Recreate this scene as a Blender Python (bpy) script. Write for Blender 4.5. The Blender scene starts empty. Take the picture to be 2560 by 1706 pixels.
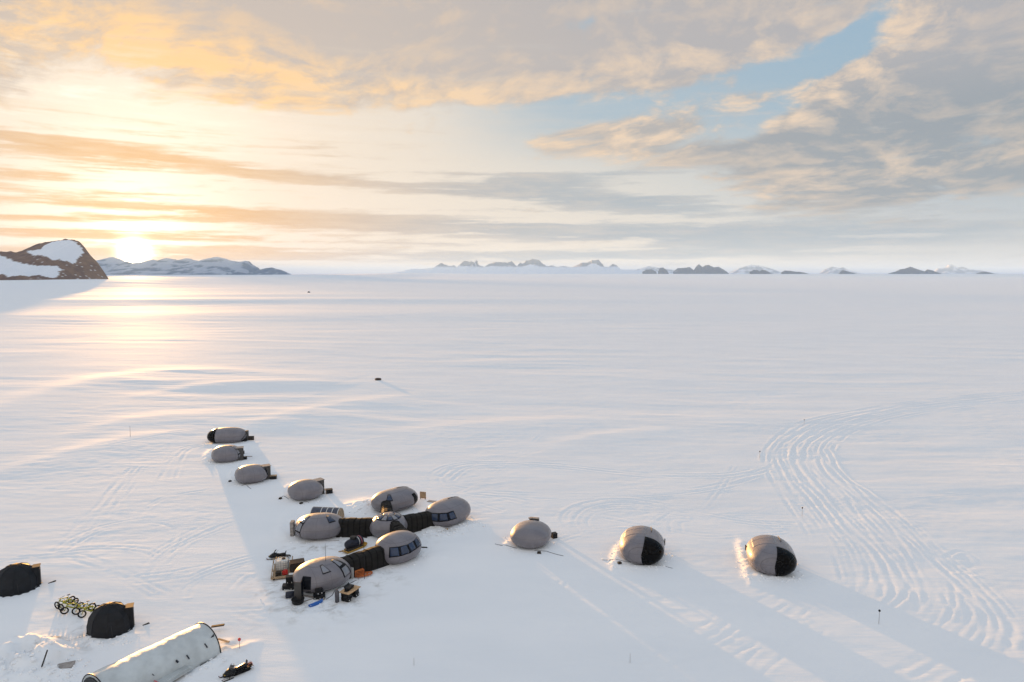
import bpy, bmesh, math, random
import numpy as np
from mathutils import Vector, Matrix

SC = bpy.context.scene
COL = SC.collection
R = math.radians
random.seed(7)

# ------------------------------------------------------------------ camera
CAM_H = 33.0
F_PX, CX, CY, HOR = 1706.67, 1280.0, 853.0, 684.0
PITCH = math.atan((CY - HOR) / F_PX)
cam_d = bpy.data.cameras.new("camera")
cam_d.lens = 24.0
cam_d.sensor_width = 36.0
cam_d.clip_start = 0.5
cam_d.clip_end = 200000.0
cam = bpy.data.objects.new("camera", cam_d)
COL.objects.link(cam)
cam.location = (0, 0, CAM_H)
cam.rotation_euler = (R(90) - PITCH, 0, 0)
SC.camera = cam


def ray(px, py):
    c, s = math.cos(PITCH), math.sin(PITCH)
    dx, du = (px - CX) / F_PX, (CY - py) / F_PX
    return Vector((dx, c + du * s, -s + du * c))


def at(px, py, z=0.0):
    """point of the plane at height z that the photo shows at this pixel"""
    d = ray(px, py)
    t = (z - CAM_H) / d.z
    return Vector((d.x * t, d.y * t, z))


# ------------------------------------------------------------------ light
EXPO = 2.7
K = 2.0 ** -EXPO
SC.view_settings.view_transform = 'Standard'
SC.view_settings.look = 'None'
SC.view_settings.gamma = 1.0
SC.view_settings.exposure = EXPO
SUN_DIR = ray(336, 634).normalized()
SUN_AZ = math.atan2(SUN_DIR.x, SUN_DIR.y)
SUN_EL = math.asin(SUN_DIR.z)
sun_d = bpy.data.lights.new("sun", 'SUN')
sun_d.energy = 4.0
sun_d.angle = R(0.9)
sun_d.color = (1.0, 0.52, 0.17)
sun = bpy.data.objects.new("sun", sun_d)
COL.objects.link(sun)
sun.rotation_euler = SUN_DIR.to_track_quat('Z', 'Y').to_euler()

SC.cycles.max_bounces = 6
SC.cycles.diffuse_bounces = 3
SC.cycles.volume_bounces = 1
SC.cycles.sample_clamp_indirect = 6.0


# ------------------------------------------------------------------ node expressions
class X:
    """a socket with arithmetic"""
    nt = None

    def __init__(s, sock): s.s = sock

    @staticmethod
    def m(op, *a, clamp=False):
        n = X.nt.nodes.new('ShaderNodeMath'); n.operation = op; n.use_clamp = clamp
        for i, v in enumerate(a):
            if isinstance(v, X): X.nt.links.new(v.s, n.inputs[i])
            else: n.inputs[i].default_value = v
        return X(n.outputs[0])

    def __add__(s, o): return X.m('ADD', s, o)
    __radd__ = __add__
    def __sub__(s, o): return X.m('SUBTRACT', s, o)
    def __rsub__(s, o): return X.m('SUBTRACT', o, s)
    def __mul__(s, o): return X.m('MULTIPLY', s, o)
    __rmul__ = __mul__
    def __truediv__(s, o): return X.m('DIVIDE', s, o)
    def __pow__(s, o): return X.m('POWER', s, o)


def exp_(a): return X.m('EXPONENT', a)
def clamp(a): return X.m('ADD', a, 0.0, clamp=True)
def smooth(a, e0, e1):
    n = X.nt.nodes.new('ShaderNodeMapRange'); n.interpolation_type = 'SMOOTHSTEP'
    X.nt.links.new(a.s, n.inputs[0]); n.inputs[1].default_value = e0; n.inputs[2].default_value = e1
    return X(n.outputs[0])
def vec(x, y, z):
    n = X.nt.nodes.new('ShaderNodeCombineXYZ')
    for i, v in enumerate((x, y, z)):
        if isinstance(v, X): X.nt.links.new(v.s, n.inputs[i])
        else: n.inputs[i].default_value = v
    return X(n.outputs[0])
def noise(v, scale, detail=5, rough=.5, dist=0.0):
    n = X.nt.nodes.new('ShaderNodeTexNoise')
    X.nt.links.new(v.s, n.inputs['Vector'])
    n.inputs['Scale'].default_value = scale; n.inputs['Detail'].default_value = detail
    n.inputs['Roughness'].default_value = rough; n.inputs['Distortion'].default_value = dist
    return X(n.outputs[0])
def mix(f, a, b):
    n = X.nt.nodes.new('ShaderNodeMix'); n.data_type = 'RGBA'; n.clamp_factor = True
    if isinstance(f, X): X.nt.links.new(f.s, n.inputs[0])
    else: n.inputs[0].default_value = f
    for i, v in ((6, a), (7, b)):
        if isinstance(v, X): X.nt.links.new(v.s, n.inputs[i])
        else: n.inputs[i].default_value = (*v, 1)
    return X(n.outputs[2])
def addc(a, f, c):
    """a + f*c (colour)"""
    n = X.nt.nodes.new('ShaderNodeVectorMath'); n.operation = 'MULTIPLY_ADD'
    v = vec(f, f, f)
    X.nt.links.new(v.s, n.inputs[0]); n.inputs[1].default_value = c
    X.nt.links.new(a.s, n.inputs[2])
    return X(n.outputs[0])


# ------------------------------------------------------------------ sky
def build_sky():
    w = bpy.data.worlds.new("World"); SC.world = w; w.use_nodes = True
    nt = w.node_tree; nt.nodes.clear(); X.nt = nt
    tc = nt.nodes.new('ShaderNodeTexCoord')
    sep = nt.nodes.new('ShaderNodeSeparateXYZ'); nt.links.new(tc.outputs['Generated'], sep.inputs[0])
    x, y, z = (X(o) for o in sep.outputs)
    D = 180 / math.pi
    az = X.m('ARCTAN2', x, y) * D
    el = X.m('ARCSINE', z) * D
    sd = SUN_DIR
    cosu = clamp(x * sd.x + y * sd.y + z * sd.z)
    th = X.m('ARCCOSINE', cosu) * D

    def pa(px): return math.degrees(math.atan((px - CX) / F_PX))
    def pe(py): return math.degrees(math.asin(ray(CX, py).normalized().z))

    def blob(px, py, sx, sy, rot=0.0, amp=1.0):
        """soft oriented cloud bank about a bearing and height, sizes in the same units"""
        a0, e0 = pa(px), pe(py)
        k = 57.3 / F_PX
        c, s = math.cos(R(rot)), math.sin(R(rot))
        da, de = az - a0, el - e0
        p = (da * c + de * s) * (1 / (sx * k))
        q = (de * c - da * s) * (1 / (sy * k))
        return exp_((p * p + q * q) * -1.0) * amp

    # cloud coordinates: bearing against a height scale that flattens towards the horizon
    elp = X.m('MAXIMUM', el, -1.5)
    ve = X.m('LOGARITHM', elp + 3.0, math.e) * 4.0
    wv = noise(vec(az * .05, ve * .35, 0.0), 1.0, 3, .5) - .5
    wu = noise(vec(az * .05, ve * .35, 7.0), 1.0, 3, .5) - .5
    cu = az * .085 - ve * .20 + wu * 1.1
    cv = ve * .95 + wv * 1.1
    n_big = noise(vec(cu, cv, .3), 1.0, 9, .57, .15)
    n_off = noise(vec(cu - .10, cv - .20, .3), 1.0, 7, .57, .15)
    n_fine = noise(vec(cu * 3.2, cv * 2.6, 3.1), 1.0, 10, .66, .12)
    n_fin2 = noise(vec(cu * 3.2 - .24, cv * 2.6 - .38, 3.1), 1.0, 7, .64, .15)
    lowc = vec(az * .04 + el * .03, el * .85, 4.0)
    n_low = noise(lowc, 1.5, 9, .62, .25)
    n_lof = noise(vec(az * .2 + el * .12 + wu * 1.5, el * 1.9 + wv * 2.0, 9.0), 1.0, 9, .66, .2)                # long level streaks low down

    # ---- clear sky
    w_wide = exp_(th * th * (-1 / (42.0 ** 2))) * (1.0 - smooth(el, 7.5, 13) * smooth(az, -9, 6) * .8)
    hz = exp_(X.m('MAXIMUM', el, 0.0) * (-1 / 6.5))
    clear = mix(smooth(el, 4, 60), (.25, .41, .535), (.36, .52, .74))
    clear = mix(hz * 1.0, clear, mix(smooth(th, 38, 62), (.90, .80, .68), (.60, .575, .56)))
    clear = mix(w_wide * .97, clear, (.985, .82, .64))
    clear = addc(clear, exp_(th * (-1 / 5.0)), (.5, .42, .30))

    # ---- upper cloud deck: banks where the photograph has them
    m = blob(350, 10, 1000, 190, -3, 1.25) + blob(60, 130, 330, 80, -6, .5) + blob(230, 105, 330, 85, -4, .7) + blob(1250, 90, 620, 150, -4) + blob(1750, 120, 360, 80, 8, .9)
    m = m + blob(1750, -150, 900, 130, 0, .8) + blob(2470, 60, 300, 170, 34, 1.15) + blob(2350, 320, 420, 85, 14, 1.15)
    m = m + blob(2520, 420, 380, 120, 8, .9) + blob(1930, 390, 270, 50, 6, .58) + blob(2010, 258, 190, 36, 12, .62)
    m = m + blob(1640, 315, 150, 34, 20, .34) + blob(1440, 330, 200, 50, 0, .40) + blob(250, 265, 700, 45, 3, .38) + blob(2150, 470, 420, 45, 4, .55)
    m = m - blob(2140, 120, 330, 42, 38, .8) + blob(1000, 262, 380, 40, -2, .30) - blob(1640, 262, 380, 42, 10, .65) - blob(1200, 300, 220, 40, 0, .3) - blob(2250, 235, 260, 22, 14, .4)
    above = smooth(el, 23, 42)
    m = m + above * .4
    m = X.m('MINIMUM', m, 1.25)
    f = m * .95 + (n_big - .5) * 2.9 + (n_fine - .5) * 1.35
    dens = smooth(f, .28, .80)
    thick = smooth(f, .55, 1.35)
    slope = clamp((n_big - n_off) * 3.4 + (n_fine - n_fin2) * 2.8 + .34)
    belly = blob(120, 165, 420, 80, -8, 1.15) + blob(640, 230, 330, 65, -10, .85) + blob(1150, 245, 420, 50, -3, .75) + blob(1720, 165, 420, 55, 8, .6)
    belly = belly + blob(2260, 130, 230, 50, 36, .9) + blob(1720, 355, 320, 45, 8, .7) + blob(2100, 470, 420, 45, 4, .6) + blob(2010, 250, 170, 30, 10, .7) + blob(1550, 320, 260, 45, 6, .8)
    lit = clamp(slope * .50 + belly * (slope * .75 + .18) - thick * .16)
    w27 = exp_(th * th * (-1 / (36.0 ** 2)))
    shade = mix(w27, mix(smooth(el, 10, 17), (.275, .32, .365), (.42, .415, .435)), (.64, .53, .445))
    bright = mix(exp_(th * th * (-1 / (25.0 ** 2))), (.82, .635, .475), (1.14, .68, .24))
    shade = mix(smooth(el, 22, 50) * .7, shade, (.63, .635, .655))
    cloud = mix(lit, shade, bright)
    sky = mix(dens * .95, clear, cloud)

    # ---- thin veils and cirrus between the decks
    vel = smooth(n_low * .55 + n_lof * .3 + n_fine * .35, .50, .78) * blob(350, 330, 900, 120, 2)
    veil = mix(w27, (.66, .64, .62), (.90, .72, .52))
    sky = mix(vel * .62, sky, veil)
    vb = smooth(n_lof * .6 + n_fine * .5 - n_low * .1, .48, .66) * blob(300, 330, 420, 110, -6)
    sky = mix(vb * .55, sky, (1.12, 1.03, .88))

    # ---- low level streak clouds
    ml = blob(1000, 470, 400, 17, -3.5, .62) + blob(1500, 500, 420, 34, -7, .95) + blob(1450, 445, 260, 22, 3, .6)
    ml = ml + blob(900, 560, 640, 26, -1.2, .95) + blob(1650, 590, 560, 22, -2, .9) + blob(2150, 600, 600, 22, 2, .6)
    ml = ml + blob(100, 598, 420, 8, .6, 1.05) + blob(130, 568, 330, 6, 1.0, .7) + blob(520, 622, 300, 6, -.5, .6) + blob(600, 605, 420, 7, -.6, .6) + blob(650, 545, 360, 8, -1.5, .8) + blob(60, 642, 900, 13, 0, 1.05) + blob(330, 603, 280, 9, 0, .55)
    ml = ml + blob(950, 645, 600, 14, 0, .7) + blob(1500, 640, 500, 13, 0, .55) + blob(2300, 560, 420, 60, 6, .35) + blob(130, 480, 400, 60, 2, .58) + blob(430, 425, 420, 14, -4, .45)
    ml = ml + blob(150, 395, 500, 36, 2, .52)
    fl = X.m('MINIMUM', ml, 1.1) + (n_low - .5) * 2.7 + (n_lof - .5) * 1.7 + (n_fine - .5) * .7
    dl = smooth(fl, .30, .92)
    ll = clamp((n_low - .46) * 2.2 + (n_lof - .48) * 3.0)
    near = exp_(th * th * (-1 / (14.0 ** 2)))
    w24 = exp_(th * th * (-1 / (25.0 ** 2)))
    low_sh = mix(w24, (.355, .425, .485), (.66, .54, .44))
    low_sh = mix(near * .95, low_sh, (.90, .46, .10))
    low_br = mix(w24, (.72, .63, .55), (1.0, .76, .50))
    sky = mix(dl * .94, sky, mix(ll * .6, low_sh, low_br))
    # thin gilded gaps just over the horizon
    gap = exp_((el - pe(658)) * (el - pe(658)) * -7.0) * clamp(smooth(n_low, .46, .60)) * exp_(th * th * (-1 / (30.0 ** 2)))
    sky = mix(gap * .7, sky, (1.15, .76, .36))

    # ---- the sun's aureole, and the glowing pillar of thin cloud over it
    a0, e0 = math.degrees(SUN_AZ), math.degrees(SUN_EL)
    core = exp_(th * th * (-1 / (.75 ** 2)))
    inner = exp_(th * (-1 / 2.1))
    pil = exp_((az - a0) * (az - a0) * (-1 / 30.0)) * exp_((el - e0) * (el - e0) * (-1 / (8.5 ** 2)))
    pil = pil * (1.0 - dl * .5)
    sky = addc(sky, core, (14, 11.5, 7.5))
    inner = inner * (1.0 - dl * .85)
    sky = addc(sky, inner, (1.7, 1.35, .85))
    sky = addc(sky, pil * (clamp(n_lof * 1.6 - .25) * .6 + .5), (.20, .19, .17))
    up = blob(440, 330, 250, 70, -4, .55)
    sky = addc(sky, up * (1.0 - dens * .7) * (n_lof * .9 + .5), (.26, .22, .16))

    # ---- the far side of the sky and what lies under the horizon
    back = smooth(y, .15, -.5)
    bsky = mix(n_big, (.80, .785, .775), (.90, .85, .805))
    sky = mix(back * .85, sky, bsky)
    sky = mix(smooth(z, 0.0, -.02), sky, (.55, .56, .58))

    # physical sky behind it all, at daylight strength
    ns = nt.nodes.new('ShaderNodeTexSky'); ns.sky_type = 'NISHITA'; ns.sun_disc = False
    ns.sun_elevation = SUN_EL; ns.sun_rotation = SUN_AZ
    bg0 = nt.nodes.new('ShaderNodeBackground'); nt.links.new(ns.outputs[0], bg0.inputs[0]); bg0.inputs[1].default_value = .001
    bg = nt.nodes.new('ShaderNodeBackground'); nt.links.new(sky.s, bg.inputs[0]); bg.inputs[1].default_value = K
    ad = nt.nodes.new('ShaderNodeAddShader'); nt.links.new(bg0.outputs[0], ad.inputs[0]); nt.links.new(bg.outputs[0], ad.inputs[1])
    out = nt.nodes.new('ShaderNodeOutputWorld'); nt.links.new(ad.outputs[0], out.inputs[0])


build_sky()


# ------------------------------------------------------------------ materials
def mat(name, col, rough=.6, metal=0.0, spec=.5, nscale=0, namt=.0, bump=0.0, bscale=20., coat=0.0, trans=0.0):
    m = bpy.data.materials.new(name); m.use_nodes = True
    nt = m.node_tree; X.nt = nt
    b = nt.nodes['Principled BSDF']
    b.inputs['Roughness'].default_value = rough
    b.inputs['Metallic'].default_value = metal
    b.inputs['Specular IOR Level'].default_value = spec
    b.inputs['Coat Weight'].default_value = coat
    b.inputs['Transmission Weight'].default_value = trans
    tc = nt.nodes.new('ShaderNodeTexCoord')
    o = X(tc.outputs['Object'])
    if nscale:
        n = noise(o, nscale, 6, .6)
        lo = tuple(c * (1 - namt) for c in col); hi = tuple(min(1, c * (1 + namt)) for c in col)
        nt.links.new(mix(smooth(n, .3, .7), lo, hi).s, b.inputs['Base Color'])
    else:
        b.inputs['Base Color'].default_value = (*col, 1)
    if bump:
        n = noise(o, bscale, 4, .6)
        bp = nt.nodes.new('ShaderNodeBump'); bp.inputs['Distance'].default_value = bump
        nt.links.new(n.s, bp.inputs['Height']); nt.links.new(bp.outputs[0], b.inputs['Normal'])
    return m


M = {}
def make_materials():
    M['black'] = mat('black_plastic', (.006, .006, .007), .45, spec=.25, nscale=3, namt=.3)
    M['dark'] = mat('dark_wood', (.032, .023, .017), .7, spec=.3, nscale=5, namt=.4)
    M['frame'] = mat('window_frame_black', (.004, .005, .009), .6, spec=.12)
    M['glass'] = mat('window_glass', (.022, .036, .075), .06, spec=.45, nscale=.8, namt=.2)
    M['reflect_glass'] = mat('painted_reflection_glass', (.20, .20, .22), .12, spec=.6, nscale=.8, namt=.15)  # pale base colour carries the sky reflected in these panes
    M['smoke'] = mat('smoked_glass', (.002, .0015, .0015), .12, spec=.07, nscale=1, namt=.4)
    M['metal'] = mat('grey_metal', (.35, .35, .36), .4, .6, nscale=4, namt=.2)
    M['greypanel'] = mat('grey_painted_panel', (.062, .058, .055), .5, spec=.3, nscale=2, namt=.15)
    M['ply'] = mat('plywood', (.50, .31, .16), .65, nscale=4, namt=.25)
    M['wood'] = mat('bare_timber', (.36, .25, .15), .7, nscale=5, namt=.3)
    M['greywood'] = mat('weathered_board', (.30, .27, .25), .75, nscale=5, namt=.3)
    M['tunnel'] = mat('quilted_tunnel_fabric', (.0115, .0095, .008), .8, spec=.22, nscale=1.5, namt=.35, bump=.05, bscale=3)
    M['tunnel_rib'] = mat('tunnel_rib_strap', (.003, .003, .003), .8, spec=.1, nscale=2, namt=.2)
    M['tent'] = mat('charcoal_tent_canvas', (.0095, .011, .0145), .7, spec=.25, nscale=1.2, namt=.25, bump=.03, bscale=2)
    M['tentseam'] = mat('tent_seam_tape', (.028, .028, .03), .6, spec=.3, nscale=2, namt=.2)
    M['canvas'] = mat('white_tent_canvas', (.52, .55, .555), .6, nscale=.7, namt=.12, bump=.06, bscale=1.6)
    M['lime'] = mat('lime_paint', (.31, .32, .015), .35, nscale=4, namt=.15)
    M['tyre'] = mat('rubber', (.006, .006, .007), .8, spec=.2, nscale=8, namt=.3)
    M['seat'] = mat('vinyl_seat', (.008, .007, .007), .4, spec=.3, nscale=4, namt=.3)
    M['screen'] = mat('tinted_windshield', (.10, .10, .11), .1, trans=.6)
    M['amber'] = mat('amber_lens', (.42, .25, .02), .2)
    M['red'] = mat('red_plastic', (.55, .03, .025), .4, nscale=4, namt=.15)
    M['pink'] = mat('faded_red_strap', (.55, .13, .15), .7, nscale=4, namt=.2)
    M['white'] = mat('white_plastic', (.70, .69, .66), .5, nscale=3, namt=.1)
    M['orange'] = mat('orange_plastic', (.50, .13, .025), .55, nscale=5, namt=.3)
    M['yellow'] = mat('ochre_sledge_hull', (.42, .23, .025), .5, nscale=4, namt=.2)
    M['navy'] = mat('navy_rubber', (.015, .018, .032), .5, spec=.3, nscale=3, namt=.25)
    M['blue'] = mat('blue_plastic', (.012, .11, .42), .35, nscale=4, namt=.2)
    M['solar'] = mat('solar_cells', (.055, .06, .085), .3, spec=.4, nscale=3, namt=.25)
    M['cyl'] = mat('grey_cylinder_paint', (.07, .065, .075), .45, nscale=4, namt=.2)
    M['line'] = mat('rope', (.12, .12, .13), .8, nscale=6, namt=.3)
    M['rockdark'] = mat('dark_rock', (.06, .04, .03), .85, nscale=1.5, namt=.4)
    # moulded shell of the pods: mauve-grey gelcoat, panel seams and a little dirt
    m = mat('moulded_pod_shell', (.29, .262, .275), .30, spec=.4, coat=.5)
    nt = m.node_tree; X.nt = nt; b = nt.nodes['Principled BSDF']; b.inputs['Coat Roughness'].default_value = .10
    tc = nt.nodes.new('ShaderNodeTexCoord'); o = X(tc.outputs['Object'])
    sp = nt.nodes.new('ShaderNodeSeparateXYZ'); nt.links.new(o.s, sp.inputs[0])
    px, py, pz = (X(q) for q in sp.outputs)
    def line(a, period, wd):
        f = X.m('ABSOLUTE', X.m('FRACT', a / period + 100.5) - .5)
        return smooth(f, wd / period, 0.0)
    seam = X.m('MAXIMUM', line(px, 1.55, .035), line(pz - .30, 1.12, .03))
    n1 = noise(o, .7, 5, .6); n2 = noise(o, 9., 4, .6)
    base = mix(smooth(n1, .3, .7), (.152, .139, .155), (.194, .177, .192))
    base = mix(clamp((n2 - .5) * .7 + .08), base, (.10, .09, .10))
    base = mix(seam * .5, base, (.055, .05, .055))
    nt.links.new(base.s, b.inputs['Base Color'])
    rg = n1 * .2 + .38
    nt.links.new(rg.s, b.inputs['Roughness'])
    bp = nt.nodes.new('ShaderNodeBump'); bp.inputs['Distance'].default_value = .06
    nt.links.new(noise(o, 1.1, 2, .4).s, bp.inputs['Height']); nt.links.new(bp.outputs[0], b.inputs['Normal'])
    M['pod'] = m
    # snow
    m = mat('wind_packed_snow', (.84, .86, .90), .85, spec=.015)
    nt = m.node_tree; X.nt = nt; b = nt.nodes['Principled BSDF']
    g = nt.nodes.new('ShaderNodeNewGeometry'); sp = nt.nodes.new('ShaderNodeSeparateXYZ'); nt.links.new(g.outputs['Position'], sp.inputs[0])
    px, py, pz = (X(q) for q in sp.outputs)
    wv = noise(vec(px * .02, py * .02, 0.0), 1.0, 3) * 6.0
    s1 = noise(vec(px * .10 + py * .03 + wv * .1, py * .75 + wv, 0.0), 1.0, 4, .6, .3)     # sastrugi
    s2 = noise(vec(px * .5, py * 2.1, 2.0), 1.0, 4, .65)                                  # fine grain
    s3 = noise(vec(px * .018, py * .11, 5.0), 1.0, 5, .6, .5)                             # long drifts
    ht = s1 * .028 + s2 * .032 + s3 * .075
    bp = nt.nodes.new('ShaderNodeBump'); bp.inputs['Distance'].default_value = .5; bp.inputs['Strength'].default_value = 1.0
    nt.links.new(ht.s, bp.inputs['Height']); nt.links.new(bp.outputs[0], b.inputs['Normal'])
    n = noise(vec(px * .05, py * .12, 9.0), 1.0, 5, .6)
    base = mix(smooth(n, .3, .7), (.83, .845, .865), (.88, .885, .895))
    dn = noise(vec(px * .55, py * .55, 1.0), 1.0, 6, .68, .4)
    dirt = None
    for (qx, qy, qr) in ((-20.5, 66.2, 4.2), (-17.6, 66.2, 2.6), (-15.5, 71.5, 3.0), (-24.2, 70.0, 3.0), (-24.0, 80.5, 3.5), (-14.0, 79.8, 2.6), (-26.8, 57.0, 2.6), (-39.5, 61.3, 2.8), (-39.8, 57.6, 2.4), (-9.5, 84.6, 2.4)):
        e = exp_(((px - qx) * (px - qx) + (py - qy) * (py - qy)) * (-1 / (qr * qr)))
        dirt = e if dirt is None else dirt + e
    base = mix(clamp(smooth(dn, .46, .70) * clamp(dirt) * .85), base, (.40, .375, .34))     # trodden, sooty snow about the camp
    nt.links.new(base.s, b.inputs['Base Color'])
    M['snow'] = m


make_materials()


# ------------------------------------------------------------------ numpy noise
_rng = np.random.RandomState(11)
_perm = _rng.permutation(512)
_perm = np.concatenate([_perm, _perm, _perm])
_ga = _rng.rand(512) * 2 * np.pi
_gx, _gy = np.cos(_ga), np.sin(_ga)


def perlin(x, y, seed=0):
    x = np.asarray(x, np.float64) + seed * 17.31; y = np.asarray(y, np.float64) + seed * 9.77
    xi = np.floor(x).astype(np.int64); yi = np.floor(y).astype(np.int64)
    xf, yf = x - xi, y - yi
    u = xf * xf * xf * (xf * (xf * 6 - 15) + 10); v = yf * yf * yf * (yf * (yf * 6 - 15) + 10)
    def gr(ix, iy, dx, dy):
        h = _perm[_perm[ix & 511] + (iy & 511)]
        return _gx[h] * dx + _gy[h] * dy
    a = gr(xi, yi, xf, yf); b = gr(xi + 1, yi, xf - 1, yf)
    c = gr(xi, yi + 1, xf, yf - 1); d = gr(xi + 1, yi + 1, xf - 1, yf - 1)
    return (a + u * (b - a)) * (1 - v) + (c + u * (d - c)) * v


def fbm(x, y, oct=4, rough=.5, seed=0):
    s, a = 0, 1.0
    for i in range(oct):
        s = s + a * perlin(x * 2 ** i, y * 2 ** i, seed + i * 3); a *= rough
    return s


def sstep(a, e0, e1):
    t = np.clip((a - e0) / (e1 - e0), 0, 1); return t * t * (3 - 2 * t)


# ------------------------------------------------------------------ snow field
def stretch(p, d, stages):
    out = []
    for grow, lim in stages:
        while p < lim: d *= grow; p += d; out.append(p)
    out[-1] = stages[-1][1]
    return out


GX = np.arange(-64, 84, .28)
GX = np.concatenate([-np.array(stretch(64, .28, [(1.02, 130), (1.045, 42000)]))[::-1], GX, stretch(GX[-1], .28, [(1.009, 190), (1.045, 42000)])])
GY = np.arange(50, 145, .27)
GY = np.concatenate([GY, stretch(GY[-1], .27, [(1.0075, 300), (1.018, 42000)])])
# behind the camera a coarser step is enough
GY = np.concatenate([[-2500, -1000, -400, -150, -50, 0, 20, 32, 40, 45, 48], GY])


def seg_dist(px, py, pts):
    """distance to a polyline and signed side"""
    best = np.full(px.shape, 1e9); side = np.zeros(px.shape); tt = np.zeros(px.shape)
    n = len(pts) - 1
    for i in range(n):
        (ax, ay), (bx, by) = pts[i], pts[i + 1]
        dx, dy = bx - ax, by - ay; L = dx * dx + dy * dy
        t = np.clip(((px - ax) * dx + (py - ay) * dy) / L, 0, 1)
        ex, ey = px - ax - t * dx, py - ay - t * dy
        d = np.hypot(ex, ey); k = d < best
        best = np.where(k, d, best); side = np.where(k, np.sign(dx * ey - dy * ex), side); tt = np.where(k, (i + t) / n, tt)
    return best, side, tt


def smooth_line(pts, step):
    p = np.array(pts, float)
    out = []
    for i in range(len(p) - 1):
        a = p[max(i - 1, 0)]; b = p[i]; c = p[i + 1]; d = p[min(i + 2, len(p) - 1)]
        n = max(2, int(np.linalg.norm(c - b) / step))
        t = np.linspace(0, 1, n, endpoint=False)[:, None]
        out.append(.5 * ((2 * b) + (-a + c) * t + (2 * a - 5 * b + 4 * c - d) * t ** 2 + (-a + 3 * b - 3 * c + d) * t ** 3))
    out.append(p[-1:])
    return np.concatenate(out)


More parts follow.
